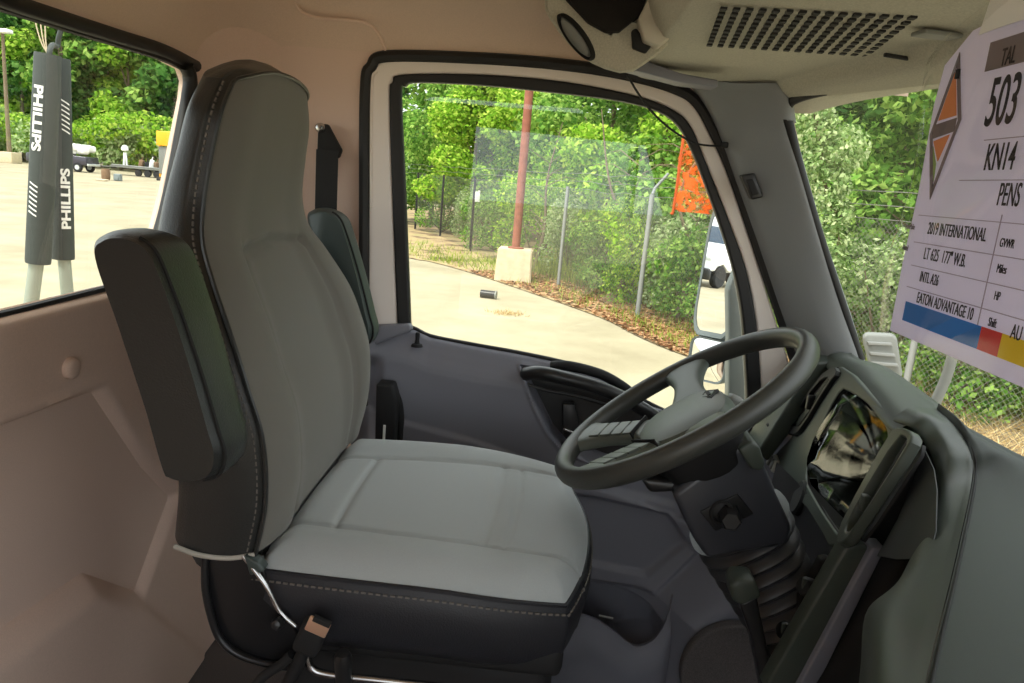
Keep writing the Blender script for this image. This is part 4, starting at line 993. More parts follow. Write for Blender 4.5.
def orange_mat():
    m = bpy.data.materials.new('patchy_orange'); m.use_nodes = True; nt = m.node_tree; b = nt.nodes['Principled BSDF']
    b.inputs['Base Color'].default_value = (*lin((250, 112, 20)), 1); b.inputs['Roughness'].default_value = .6
    tc = nt.nodes.new('ShaderNodeTexCoord'); n = nt.nodes.new('ShaderNodeTexNoise'); n.inputs['Scale'].default_value = 55; n.inputs['Detail'].default_value = 3
    r = nt.nodes.new('ShaderNodeValToRGB'); r.color_ramp.elements[0].position = .42; r.color_ramp.elements[0].color = (.1, .1, .1, 1); r.color_ramp.elements[1].position = .60; r.color_ramp.elements[1].color = (.9, .9, .9, 1)
    nt.links.new(tc.outputs['Object'], n.inputs['Vector']); nt.links.new(n.outputs['Fac'], r.inputs['Fac']); nt.links.new(r.outputs['Color'], b.inputs['Alpha'])
    return m
link('reflection_sheet', grid(rows, thick=.002), orange_mat(), fg)  # sheet standing in for the orange reflection
link('added_rod', stube([(0.351,2.15,2.669), (0.35,2.15,2.466), (0.344,2.15,2.443)], .004, 12), mat('added_orange_rod', (200, 84, 20), .6), fg)  # invented rod to carry the reflection sheet

hm = thing('hood_mirror', (1.076,2.3,2.012), 'pale grey backed hood mirror standing just outside the windshield past the pillar', 'mirror')
link('head', bprism([(1.002,2.3,2.114),(1.011,2.3,2.128),(1.093,2.3,2.132),(1.108,2.3,2.121),(1.148,2.3,2.006),(1.132,2.3,1.979),(1.057,2.3,1.984)], (.02, .05, 0), .008), M['greyplastic'], hm)
link('louvre', bprism([(1.018,2.29,2.105),(1.09,2.29,2.109),(1.095,2.29,2.1),(1.022,2.29,2.096)], (0, .02, 0), .001), M['galv'], hm)
link('louvre', bprism([(1.03,2.29,2.074),(1.106,2.29,2.075),(1.111,2.29,2.066),(1.034,2.29,2.065)], (0, .02, 0), .001), M['galv'], hm)
link('louvre', bprism([(1.041,2.29,2.044),(1.121,2.29,2.045),(1.126,2.29,2.036),(1.046,2.29,2.034)], (0, .02, 0), .001), M['galv'], hm)
link('stem', stube([(1.089,2.31,1.998), (1.135,2.31,1.857), (1.212,2.31,1.521)], .012, 12), M['greyplastic'], hm)
gpz = thing('grey_post', (0.992,1.9,1.694), 'slanted grey tube standing outside the windshield below the hanging sheet', 'post')
link('tube', stube([(1.063,1.9,2.212), (1.058,1.9,2.106), (1.045,1.9,2.032), (0.992,1.9,1.694), (1.0, 1.92, .02)], .013, 14), M['greyplastic'], gpz)

# air hose holders behind the rear window
def hose(name, axis, lab, r1, r0, texts, x):
    t = thing(name, axis[-1], lab, 'hose holder', 'hose holders behind the rear window')
    a, b, c = [Vector(p) for p in axis[:3]]
    d = (b-a).normalized()
    link('foam_sleeve', lathe([(r1*.6, 0), (r1*.97, .0), (r1, .006), (r1, (b-a).length-.006), (r1*.97, (b-a).length), (r1*.6, (b-a).length)], tuple(a), tuple(d), 32), M['sleeve'], t, label='dark foam sleeve')
    link('hose', tube([tuple(b-d*.05), tuple(c), tuple(c+(c-b))], r0, n=16), M['hose'], t, label='pale grey hose')
    view = Vector((a.x, a.y, 0)).normalized(); side = view.cross(Vector((0, 0, 1))).normalized()
    for s, f, size, upw, shift, shear in texts:
        o = a+d*((b-a).length*f)
        rad = (-view+side*shift); rad = (rad-d*rad.dot(d)).normalized(); tang = d.cross(rad).normalized()
        ex, ey = (d, -tang) if not upw else (-d, tang)
        if Vector(ex).cross(Vector(ey)).dot(rad) < 0: ey = -ey
        og = o+rad*(r1+.0004)-ey*size*.36
        me = text(s, size, (tuple(og), tuple(ex), tuple(ey)), .0008, 1.38 if s[0] == 'P' else .8, shear=shear, off=.0010)
        bm = bmesh.new(); bm.from_mesh(me); bmesh.ops.triangulate(bm, faces=bm.faces[:])
        for _ in range(4):
            es = [e for e in bm.edges if e.calc_length() > .004]
            if es: bmesh.ops.subdivide_edges(bm, edges=es, cuts=1); bmesh.ops.triangulate(bm, faces=bm.faces[:])
        bm.to_mesh(me); bm.free()
        # wrap onto the sleeve
        for v in me.vertices:
            q = v.co-a; h_ = q.dot(d); p_ = q-d*h_; tt = p_.dot(tang)/(r1+.001); k_ = p_.dot(rad)
            e_ = max(r1+.0002, r1+(k_-r1))
            v.co = a+d*h_+(rad*math.cos(tt)+tang*math.sin(tt))*(r1+.0010 if k_ > r1+.0006 else r1+.0002)
        link('lettering', me, M['lettering'], t, smooth=False, label='white lettering')
    return t
hx = 1.78
ax1 = [(-1.206,1.78,2.694), (-1.256,1.78,2.197), (-1.283,1.78,2.075), (-1.31,1.78,1.888)]
ax2 = [(-1.235,1.86,2.695), (-1.245,1.86,2.2), (-1.238,1.86,2.114), (-1.235,1.86,1.874)]
h1 = hose('air_hose_grip', ax1, 'dark foam hose sleeve nearer the left edge, lettering running down, outside the rear window', .0285, .017, [('PHILLIPS', .145, .030, False, -.62, 0), ('/ / / / / / /', .60, .026, False, -.70, .35)], 0)
h2_ = hose('air_hose_grip', ax2, 'dark foam hose sleeve behind the other, lettering running up, outside the rear window', .0270, .0155, [('PHILLIPS', .84, .030, True, .35, 0), ('/ / / / / / /', .36, .026, True, .55, .35)], 0)
for q, dx in enumerate((-.011, .0, .010)):
    link('spring_wire', stube([(-1.204,1.78,2.69), ((-1.216,1.78,2.724)[0]+dx*.6, hx, (-1.216,1.78,2.724)[2]), ((-1.224,1.78,2.8)[0]+dx*1.6, hx, (-1.224,1.78,2.8)[2])], .0015, 14, k=6), M['concrete'], h1)
link('hanger', stube([(-1.204,1.78,2.681), (-1.201,1.78,2.703), (-1.22,1.82,2.72), (-1.236,1.86,2.723), (-1.23,1.86,2.747), (-1.211,1.86,2.796)], .006, 24), M['sleeve'], h2_)
fd = thing('grey_fender', (-1.325,2.05,1.966), 'rounded dark grey fender top seen low through the rear window', 'fender')
fc = Vector((-1.323,2.05,2.007)); rows = []
for y in np.linspace(-.12, .16, 8):
    rows.append([(fc[0]+.075*math.cos(t), 2.05+y, fc[2]-.06+.135*math.sin(t)) for t in np.linspace(-.5, math.pi+.5, 28)])
link('arch', grid(rows, thick=.006), M['mirrorshell'], fd)
link('bracket', rbox((fc[0], 2.07, (fc[2]-.1)/2), (.05, .05, fc[2]-.12), .008), M['darksteel'], fd)
link('face', plate([[(fc[0]+.073*math.cos(t), fc[2]-.06+.133*math.sin(t)) for t in np.linspace(-.5, math.pi+.5, 28)]], .003, .001, XZ(1.94)), M['greyplastic'], fd)

# ================================================================== GROUND, VERGE, FENCE
gr = link('ground', npgrid(*[np.array(a) for a in ([[-140, 140], [-140, 140]], [[-80, -80], [150, 150]], [[0, 0], [0, 0]])]), M['ground'], smooth=False); tag(gr, kind='structure')
bd = [(-4.296,21.863,0.0),(-3.263,21.049,0.0),(-1.932,19.42,0.0),(-0.264,16.837,0.0),(1.188,14.377,0.0),(1.782,12.73,0.0),(2.425,11.485,0.0)]+[(3.9, 9.5, 0), (5.25, 7.8, 0), (7.0, 5.0, 0), (9.4, 0, 0), (13, -8, 0)]
bd = [(-20, 46, 0), (-9, 28, 0)]+bd
vp = [tuple(p) for p in cat1(bd, 80)]
rows = [[(p[0], p[1], .02), (p[0]+6, p[1]+3.2, .05), (p[0]+30, p[1]+16, .2)] for p in vp]
vg = link('verge', grid(rows), M['verge']); tag(vg, kind='structure')
FENCE = [(-12.5, 43.6), (-9.0, 37.4)]+[(q[0], q[1]) for q in [(-5.742,32.257,0.0),(-4.281,29.818,0.0),(-2.531,24.921,0.0),(0.392,18.28,0.0),(1.959,14.781,0.0)]]+[(3.35, 12.2), (4.75, 9.4), (6.1, 6.7), (7.4, 4.1), (9.0, .8), (10.6, -2.4), (12.2, -5.6), (13.8, -8.8)]  # last posts run on out of view with the trees dimming frontal light
def fpos(k): return np.array(FENCE[k])
fence = thing('chain_link_fence', (FENCE[4][0], FENCE[4][1], 0), 'tall chain link fence overgrown with vines along the edge of the lot', 'fence')
for i, (x, y) in enumerate(FENCE):
    tall = 2.45
    pst = tube([(x, y, 0), (x, y, tall)], .045 if i != 6 else .05, n=10)
    if i == 6: pst = join(pst, tube([(x, y, tall), (x+.05, y+.1, tall+.12), (x+.30, y+.3, tall+.42)], .03, n=8))
    link('fence_post', pst, M['galv'] if i >= 5 else M['darksteel'], fence)
tag_box = link('post_tag', rbox((FENCE[4][0]+.12, FENCE[4][1]-.08, 1.85), (.16, .02, .34), .005), M['lettering'], fence, label='white tag on a fence post')
wv, wf = [], []
def ribbon(p, q, w=.005):
    b = len(wv); p, q = Vector(p), Vector(q); d = (q-p).normalized(); s = Vector((d.y*0+d.z*0, 0, 0))
    f = Vector((FD[0], FD[1], 0)); s = d.cross(Vector((f.y, -f.x, 0))).normalized()*w
    wv.extend([tuple(p-s), tuple(p+s), tuple(q+s), tuple(q-s)]); wf.append((b, b+1, b+2, b+3))
for k in range(2, len(FENCE)-1):
    a, b = fpos(k), fpos(k+1); L_ = np.linalg.norm(b-a); FD = (b-a)/L_; HT = 2.35
    pitch = .10 if k < 6 else .075
    s = -HT
    while s < L_:
        for sg in (1, -1):
            t0, t1 = max(s, 0), min(s+HT, L_)
            if t1 <= t0: continue
            z0_, z1_ = (t0-s), (t1-s)
            if sg < 0: z0_, z1_ = HT-z0_, HT-z1_
            ribbon((a[0]+FD[0]*t0, a[1]+FD[1]*t0, .04+z0_), (a[0]+FD[0]*t1, a[1]+FD[1]*t1, .04+z1_), .0040 if k < 6 else .0022)
        s += pitch
link('mesh', pyd(wv, wf), M['wire'], fence, smooth=False)
for hh in (2.40, 2.58, 2.76):
    link('wire_strand', tube([(x, y, hh+.03*math.sin(x*9)) for x, y in [tuple(p) for p in cat1(FENCE, 60)]], .006, n=5), M['wire'], fence)

def blades(n, gen, h0, h1, w, lean, seed):
    rng = np.random.default_rng(seed); P = gen(rng, n)
    h = rng.uniform(h0, h1, n); an = rng.uniform(0, 2*np.pi, n); le = rng.uniform(lean[0], lean[1], n); la_ = rng.uniform(0, 2*np.pi, n)
    dx, dy = np.cos(an)*w, np.sin(an)*w
    tip = np.stack([P[:, 0]+np.cos(la_)*h*np.sin(le), P[:, 1]+np.sin(la_)*h*np.sin(le), P[:, 2]+h*np.cos(le)], 1)
    A = P-np.stack([dx, dy, 0*dx], 1); B = P+np.stack([dx, dy, 0*dx], 1)
    V_ = np.stack([A, B, tip], 1).reshape(-1, 3); F_ = np.arange(3*n).reshape(-1, 3)
    return pyd(V_.tolist(), F_.tolist())
vpA = np.array(vp)
def along(lo, hi, w0, w1):
    def gen(rng, n):
        t = rng.uniform(lo, hi, n)*(len(vpA)-1); i = t.astype(int); f = (t-i)[:, None]; i2 = np.minimum(i+1, len(vpA)-1)
        p = vpA[i]*(1-f)+vpA[i2]*f; w_ = rng.uniform(w0, w1, n)
        return np.stack([p[:, 0]+w_*.88, p[:, 1]+w_*.47, .02+.006*w_], 1)
    return gen
o = link('verge_grass', blades(4500, along(.1, .74, .2, 3.2), .06, .24, .012, (.1, .7), 3), M['grass'], smooth=False); tag(o, 'patchy green grass along the foot of the chain link fence', 'grass', kind='stuff')
o = link('dry_straw', blades(14000, along(.62, .99, -.2, 3.5), .15, .45, .008, (.9, 1.55), 4), M['straw'], smooth=False); tag(o, 'dry straw lying on the bank outside the windshield', 'straw', kind='stuff')
o = link('tall_weeds', blades(6000, along(.30, .78, 1.8, 3.4), .3, .9, .010, (.05, .5), 5), M['grass'], smooth=False); tag(o, 'tall thin weeds growing up through the fence', 'weeds', kind='stuff')
def litter(n, gen, seed):
    rng = np.random.default_rng(seed); P = gen(rng, n); an = rng.uniform(0, 2*np.pi, n); s = rng.uniform(.03, .08, n)
    c, d = np.cos(an)*s, np.sin(an)*s; z = rng.uniform(.0, .05, (n, 4))
    V_ = np.stack([np.stack([P[:, 0]+c, P[:, 1]+d, P[:, 2]+z[:, 0]], 1), np.stack([P[:, 0]-d*.6, P[:, 1]+c*.6, P[:, 2]+z[:, 1]], 1), np.stack([P[:, 0]-c, P[:, 1]-d, P[:, 2]+z[:, 2]], 1), np.stack([P[:, 0]+d*.6, P[:, 1]-c*.6, P[:, 2]+z[:, 3]], 1)], 1).reshape(-1, 3)
    return pyd(V_.tolist(), np.arange(4*n).reshape(-1, 4).tolist())
o = link('fallen_leaves', litter(11000, along(.3, .72, .0, 3.4), 6), M['litter'], smooth=False); tag(o, 'brown fallen leaves between the pavement and the fence', 'leaves', kind='stuff')

# rusty pole in its concrete block
pb = (-0.753,18.236,0.0)
rp = thing('rusty_pole', (pb[0], pb[1]+.5, 0), 'rust red steel pole rising from a concrete block beside the fence', 'pole')
bx, by = pb[0], pb[1]+.45
bm = bmesh.new(); bmesh.ops.create_cube(bm, size=1); bmesh.ops.scale(bm, vec=(.92, .9, .82), verts=bm.verts)
for v in bm.verts:
    if v.co.z > 0: v.co.x *= .92; v.co.y *= .92
bmesh.ops.bevel(bm, geom=bm.edges[:], offset=.03, segments=2, affect='EDGES'); bmesh.ops.translate(bm, vec=(bx, by, .41), verts=bm.verts)
link('concrete_base', bm_me(bm), M['concrete'], rp)
link('pole', tube([(bx, by, .8), (bx, by, 7.2)], .105, n=16), M['rust'], rp)
link('base_flange', lathe([(.20, 0), (.20, .03), (.12, .05)], (bx, by, .82)), M['rust'], rp)
cp = (-1.125,15.556,0.0)
cn = thing('black_pipe_offcut', cp, 'short black pipe lying on the pavement near the concrete block', 'pipe')
link('pipe', tube([(cp[0]-.16, cp[1], .085), (cp[0]+.16, cp[1]-.05, .085)], .085, n=18), M['darksteel'], cn)
link('pipe_rim', lathe([(.05, 0), (.092, 0), (.092, .03), (.05, .03)], (cp[0]+.15, cp[1]-.05, .085), (1, -.15, 0)), M['greyplastic'], cn)
tf = (-0.598,13.869,0.0)
o = link('grass_tuft', blades(260, lambda rng, n: np.stack([tf[0]+rng.normal(0, .16, n), tf[1]+rng.normal(0, .12, n), np.zeros(n)], 1), .05, .16, .008, (.5, 1.4), 8), M['straw'], smooth=False); tag(o, 'small dry grass tuft on the pavement in front of the concrete block', 'grass', kind='stuff')

# ================================================================== FOLIAGE
def leaves(n, blobs, size, seed, droop=.2):
    """blobs: (x, y, z, rx, ry, rz, weight)"""
    rng = np.random.default_rng(seed); B = np.array(blobs, float); w = B[:, 6]/B[:, 6].sum()
    k = rng.choice(len(B), n, p=w); d = rng.normal(size=(n, 3)); d /= np.linalg.norm(d, axis=1)[:, None]
    r = rng.uniform(.35, 1, n)**.5
    C_ = B[k, :3]+d*B[k, 3:6]*r[:, None]
    nrm = d*.6+rng.normal(size=(n, 3))*.6+np.array((0, 0, .5)); nrm /= np.linalg.norm(nrm, axis=1)[:, None]
    ax = rng.normal(size=(n, 3)); ax[:, 2] -= droop; ax -= nrm*(ax*nrm).sum(1)[:, None]; ax /= np.linalg.norm(ax, axis=1)[:, None]
    sd_ = np.cross(nrm, ax); s = (size*rng.uniform(.6, 1.35, n))[:, None]
    V_ = np.stack([C_-ax*s*.5, C_+sd_*s*.32-nrm*s*.06, C_+ax*s*.5, C_-sd_*s*.32-nrm*s*.06], 1).reshape(-1, 3)
    return pyd(V_.tolist(), np.arange(4*n).reshape(-1, 4).tolist())

def tree_proto(name, seed, hgt, spread, n, size, m, trunk=.14, low=.25):
    rng = random.Random(seed)
    t = thing(name, (0, 0, 0))
    bl = []
    for i in range(16):
        f = low+(1-low)*(i+.5)/16; a = rng.uniform(0, 6.28); rr = spread*math.sin(math.pi*min(.97, .25+.75*(f-low)/(1-low)))*rng.uniform(.25, .8)
        bl.append((rr*math.cos(a), rr*math.sin(a), hgt*f, spread*rng.uniform(.3, .5), spread*rng.uniform(.3, .5), hgt*rng.uniform(.07, .13), 1))
    link('crown', leaves(n, bl, size, seed), M[m], t, smooth=False)
    ms = [tube([(0, 0, 0), (.1*rng.uniform(-1, 1), .1*rng.uniform(-1, 1), hgt*.35), (.3*rng.uniform(-1, 1), .3*rng.uniform(-1, 1), hgt*.85)], [trunk, trunk*.75, trunk*.2], n=8)]
    for b in bl[::2]: ms.append(tube([(0, 0, b[2]*.7), (b[0]*.5, b[1]*.5, b[2]*.88), (b[0], b[1], b[2])], [trunk*.35, trunk*.22, trunk*.08], n=5))
    link('trunk', join(*ms), M['bark'], t)
    return t
def bush_proto(name, seed, hgt, spread, n, size, m):
    rng = random.Random(seed); t = thing(name, (0, 0, 0)); bl = []
    for i in range(9):
        a = rng.uniform(0, 6.28); rr = spread*rng.uniform(.1, .8)
        bl.append((rr*math.cos(a), rr*math.sin(a), hgt*rng.uniform(.15, .8), spread*.42, spread*.42, hgt*.22, 1))
    link('foliage', leaves(n, bl, size, seed), M[m], t, smooth=False)
    ms = [tube([(0, 0, 0), (b[0]*.5, b[1]*.5, b[2]*.5), (b[0]*.9, b[1]*.9, b[2]*1.1)], [.03, .02, .008], n=5) for b in bl]
    link('stem', join(*ms), M['bark'], t)
    return t
first = {}
def place(proto, loc, sc, rz, label, cat, group):
    if proto.name not in first: first[proto.name] = 1; o = proto
    else: o = copy_tree(proto)
    o.location = loc; o.scale = sc if isinstance(sc, tuple) else (sc,)*3; o.rotation_euler = (0, 0, rz)
    tag(o, label, cat, group); return o
rnd = random.Random(11)
nearA = tree_proto('leafy_tree', 21, 8.0, 3.0, 15000, .19, 'leafbright', .12, .18)
nearB = tree_proto('leafy_tree', 22, 8.5, 3.2, 15000, .19, 'leafmid', .14, .12)
nearC = tree_proto('leafy_tree', 23, 9.0, 3.4, 13000, .21, 'leafdark', .16, .08)
farA = tree_proto('forest_tree', 31, 17, 5.5, 6000, .75, 'leafmid', .3, .12)
farB = tree_proto('forest_tree', 32, 18, 6.0, 6000, .80, 'leafdark', .3, .10)
farC = tree_proto('forest_tree', 33, 15, 5.5, 6000, .70, 'leafbright', .3, .10)
bushA = bush_proto('bush', 41, 2.3, 1.3, 4200, .095, 'leafmid')
bushB = bush_proto('bush', 42, 2.6, 1.2, 4200, .095, 'leafpale')
bushC = bush_proto('bush', 43, 3.0, 1.5, 4500, .11, 'leafbright')

def off(t, d):
    """point on the fence line at parameter t (index units), pushed d metres beyond it"""
    k = max(0, min(len(FENCE)-2, int(t))); p = fpos(k)*(1-(t-k))+fpos(k+1)*(t-k)
    return (p[0]+.9*d, p[1]+.45*d, .05)
G_NEAR = 'trees right behind the chain link fence'
NEAR = [(nearA, 3.2, 3.0, 1.0, 0, 'bright yellow green tree behind the fence at the left of the door glass'),
        (nearA, 5.0, 2.6, .85, 1.9, 'bright yellow green tree behind the fence right of the rusty pole'),
        (nearB, 2.1, 3.5, 1.05, .4, 'mid green tree at the far left end of the fence in the door glass'),
        (nearB, 4.2, 4.2, 1.0, 2.2, 'mid green tree behind the fence straight behind the rusty pole'),
        (nearB, 5.7, 2.8, .85, 4.0, 'mid green tree behind the fence between the two right posts'),
        (nearC, 4.8, 7.0, 1.15, 0, 'dark green tree deep behind the fence near the concrete block'),
        (nearC, 6.1, 6.0, 1.0, 1.3, 'dark green tree deep behind the fence above the side mirror'),
        (nearB, 7.2, 3.4, .8, 1.0, 'mid green tree beyond the windshield next to the pillar'),
        (nearC, 7.9, 4.0, .8, 3.1, 'dark green tree beyond the windshield middle'),
        (nearA, 8.3, 3.0, .62, 2.1, 'bright green tree beyond the windshield left of the hanging sheet'),
        (nearB, 9.3, 3.4, .8, 5.1, 'mid green tree beyond the windshield behind the hanging sheet'),
        (nearB, 1.4, 2.2, 1.0, 3.0, 'mid green tree at the far left edge of the door glass'),
        (nearA, 2.4, 2.0, .9, 5.0, 'bright yellow green tree over the first dark fence post'),
        (nearC, 1.0, 6.0, 1.2, 1.0, 'dark green tree deep behind the far left end of the fence'),
        (nearC, 10.2, 4.0, .55, .5, 'unseen dark green tree added behind the fence far right'),  # this and the next two: out of view, added to dim frontal light
        (nearB, 11.3, 3.0, .5, 2.5, 'unseen mid green tree added behind the fence ahead of the cab'),
        (nearC, 12.4, 4.0, .5, 4.5, 'unseen dark green tree added at the last fence bay ahead'),
        (nearC, 2.8, 9.0, 1.2, 2.0, 'dark green tree deep behind the fence at the left of the door glass')]
for pr, t, d, s, rz, lb2 in NEAR: place(pr, off(t, d), s, rz, lb2, 'tree', G_NEAR)
BUSH = [(bushA, 2.3, .9, 1.0, 'green bush at the left end of the fence in the door glass'), (bushB, 3.1, 1.1, .9, 'pale bush behind the left fence posts'),
        (bushA, 3.9, 1.0, 1.0, 'green bush behind the tagged fence post'), (bushC, 4.35, 1.3, 1.0, 'bright bush behind the fence left of the concrete block'),
        (bushB, 4.75, 1.1, 1.0, 'pale bush behind the fence right of the concrete block'), (bushA, 5.2, .9, .9, 'green bush left of the middle grey post'),
        (bushC, 5.55, 1.0, .85, 'bright bush between the middle grey post and the right one'), (bushB, 5.9, 1.2, 1.0, 'pale bush behind the right grey post'),
        (bushA, 6.25, .8, .9, 'green bush right of the right grey post'), (bushC, 6.6, 1.0, .9, 'bright bush behind the side mirror'),
        (bushA, 7.1, 1.0, .9, 'green bush low beyond the windshield by the pillar'), (bushB, 7.55, 1.4, 1.0, 'pale vine bush low beyond the windshield middle'),
        (bushA, 8.0, 1.0, .9, 'green bush low beyond the windshield above the hood mirror'), (bushC, 8.6, 1.2, .9, 'bright bush low beyond the windshield behind the sheet'), (bushA, 9.2, 1.0, .9, 'green bush at the right end of the fence')]
for i, (pr, t, d, s, lb2) in enumerate(BUSH): place(pr, off(t, d), s, rnd.uniform(0, 6), lb2, 'bush', 'bushes along the chain link fence')
# hanging vine by the pillar
vn = thing('hanging_vine', (4.15, 11.2, 0), 'pale leafy vine hanging down beyond the windshield next to the pillar', 'vine')
vb = [(q[0], q[1], q[2], .32, .3, .35, 1) for q in [(3.476,10.6,3.502),(3.636,10.6,3.119),(3.773,10.6,2.796),(3.87,10.6,2.397),(3.915,10.6,1.986),(3.948,10.6,1.638),(3.392,10.6,3.755),(3.918,10.6,3.275)]]
link('foliage', leaves(5200, vb, .075, 77, 1.5), M['leafpale'], vn, smooth=False)
link('stem', stube([(4.3, 11.2, 0), (4.2, 11.0, 2.2), (3.808,10.6,2.596), (3.381,10.7,4.024)], .025, 20, k=6), M['bark'], vn)
# bare twigs behind the fence
tw = random.Random(5)
for i, (t, lb2) in enumerate(((4.55, 'bare curved trunk leaning behind the fence beside the rusty pole'), (5.45, 'thin bare sapling behind the fence between the grey posts'), (6.1, 'thin bare sapling behind the fence right of the right grey post'))):
    p = off(t, .7); b = thing('sapling', (p[0], p[1], 0), lb2, 'sapling')
    ms = [stube([(p[0], p[1], 0), (p[0]+.2, p[1], 1.2), (p[0]+tw.uniform(-.6, .6), p[1]+.2, 2.6), (p[0]+tw.uniform(-.9, .9), p[1]+.3, 4.2)], [.06-.05*k_/19 for k_ in range(20)], 20, k=6)]
    for q in range(14):
        z = tw.uniform(.6, 3.2); a = tw.uniform(0, 6.28); l_ = tw.uniform(.6, 1.4)
        ms.append(tube([(p[0]+.15, p[1], z), (p[0]+l_*.5*math.cos(a), p[1]+l_*.4*math.sin(a), z+.3), (p[0]+l_*math.cos(a), p[1]+l_*.8*math.sin(a), z+.25)], [.014, .010, .004], n=5))
    link('branches', join(*ms), M['bark'], b)

# forest beyond the lot (rear window) and behind the fence
FAR = []
LB = ['tall mid green forest tree at the far side of the lot', 'tall dark green forest tree at the far side of the lot', 'bright green forest tree at the far side of the lot']
for i in range(14):
    f = i/13; x = -72+f*40; y = 78+rnd.uniform(-3, 4)+f*6
    FAR.append((i % 3, (x, y, 0), rnd.uniform(.85, 1.15)))
for i in range(9):
    f = i/8; x = -82+f*44; y = 94+rnd.uniform(-3, 3)+f*6
    FAR.append(((i+1) % 2, (x, y, 0), rnd.uniform(1.15, 1.4)))
n0 = 0
for k_, loc, s in FAR:
    place((farA, farB, farC)[k_], loc, s, rnd.uniform(0, 6), LB[k_], 'tree', ['mid green forest trees', 'dark green forest trees', 'bright green forest trees'][k_])
for j_, (x, y) in enumerate(((-16, 66), (-9, 62), (-22, 72), (-3, 56))):
    place((farB, farA)[j_ % 2], (x, y, 0), .8, j_*1.7, ('dark' if j_ % 2 == 0 else 'mid')+' green tree of the wood deep behind the chain link fence', 'tree', ('dark' if j_ % 2 == 0 else 'mid')+' trees of the wood behind the fence')
for i in range(9):
    t = .6+i*1.05; p = off(min(t, 12.9), 13+rnd.uniform(-1, 3))
    place((farB, farA)[i % 2], p, rnd.uniform(.62, .8), rnd.uniform(0, 6), ('dark' if i % 2 == 0 else 'mid')+' green tree of the wood deep behind the chain link fence', 'tree', ('dark' if i % 2 == 0 else 'mid')+' trees of the wood behind the fence')
scr = bush_proto('scrub_bush', 51, 5.5, 4.0, 2600, .42, 'leafbright'); scr2 = bush_proto('scrub_bush', 52, 5.0, 4.2, 2600, .42, 'leafpale')
for i in range(13):
    f = i/12; p = (-66+f*38, 73+f*3+rnd.uniform(-1, 1.5), 0)
    place((scr, scr2)[i % 2], p, rnd.uniform(.8, 1.1), rnd.uniform(0, 6), ('bright' if i % 2 == 0 else 'pale')+' green scrub bush at the far edge of the lot in front of the forest', 'bush', ('bright' if i % 2 == 0 else 'pale')+' scrub along the lot edge')

# ================================================================== THINGS FAR ACROSS THE LOT

lpb = (-50.695,68.705,0.0); lx, ly = lpb[0], lpb[1]; ltop = (-50.485,68.705,11.056)[2]
lpole = thing('light_pole', (lx, ly, 0), 'tall thin light pole on a concrete base at the far left of the lot', 'light pole')
link('concrete_base', rbox((lx, ly, .5), (1.4, 1.4, 1.0), .05), M['concrete'], lpole)
link('pole', tube([(lx, ly, .9), (lx, ly, 11.6)], [.2, .13], n=10), M['bark'], lpole)
link('lamp_head', rbox((lx+.2, ly-.3, 11.6), (1.5, .9, .35), .1), M['lettering'], lpole)

# dark pickup with a pale load, tail end showing between the sleeves
pk = (-40.926,62.568,0.0); X0, Y0 = pk[0], pk[1]
pick = thing('pickup', (X0, Y0, 0), 'dark pickup parked at the far edge of the lot beside the hose sleeves', 'pickup')
body = [(-3.2, .55), (-3.2, 1.25), (-2.3, 1.35), (-1.7, 1.95), (-.2, 1.98), (.1, 1.35), (2.0, 1.3), (2.05, .65), (1.5, .55)]
link('body', bprism([(X0+a, Y0-.9, b) for a, b in body], (0, 1.8, 0), .08), mat('dark_car_paint', (58, 54, 66), .3, coat=.4), pick)
for a in (-2.3, 1.25):
    for b in (-.85, .85):
        wh = link('wheel', lathe([(.12, -.12), (.36, -.12), (.40, -.06), (.40, .06), (.36, .12), (.12, .12)], (X0+a, Y0+b, .40), (0, 1, 0), 20), M['tyre'], pick)
        link('hub', lathe([(.2, -.13), (.2, .13)], (X0+a, Y0+b, .40), (0, 1, 0), 16), M['silver'], wh)
link('side_window', bprism([(X0-2.1, Y0-.92, 1.4), (X0-1.6, Y0-.92, 1.85), (X0-.3, Y0-.92, 1.88), (X0-.15, Y0-.92, 1.4)], (0, .05, 0), .01), M['darkglass'], pick)
link('bumper', rbox((X0+2.1, Y0, .65), (.15, 1.7, .2), .04), M['silver'], pick)
rg = random.Random(4)
ld = join(*[rbox((X0+.5+rg.uniform(-.3, 1.2), Y0+rg.uniform(-.5, .5), 1.55+rg.uniform(0, .5)), (.9, .7, .5), .15, (rg.uniform(-.3, .3), rg.uniform(-.3, .3), rg.uniform(0, 3))) for _ in range(7)])
tag(link('load', ld, M['lettering']), 'pale wrapped load heaped in the bed of the far pickup', 'load')

# flat trailer with wheels and clutter
tl = (-35.215,64.379,0.0); X1, Y1 = tl[0], tl[1]
trl = thing('flat_trailer', (X1, Y1, 0), 'low flat grey trailer with small wheels parked left of the yellow box', 'trailer')
link('deck', rbox((X1-.4, Y1, .72), (4.6, 1.9, .16), .03), M['greyplastic'], trl)
link('tongue', bprism([(X1-2.7, Y1-.5, .62), (X1-4.0, Y1-.05, .55), (X1-4.0, Y1+.05, .55), (X1-2.7, Y1+.5, .62)], (0, 0, .1), .01), M['greyplastic'], trl)
for a in (-.3, .5, 1.3):
    for b in (-.8, .8):
        link('wheel', lathe([(.08, -.1), (.27, -.1), (.30, -.05), (.30, .05), (.27, .1), (.08, .1)], (X1+a, Y1+b, .30), (0, 1, 0), 18), M['tyre'], trl)
link('side_rail', tube([(X1-2.6, Y1-.93, .84), (X1+1.9, Y1-.93, .84)], .05, n=8), M['galv'], trl)
cl = [(-.3, 'brown'), (.2, 'tyre'), (.6, 'lettering'), (1.05, 'brown'), (1.5, 'tyre')]
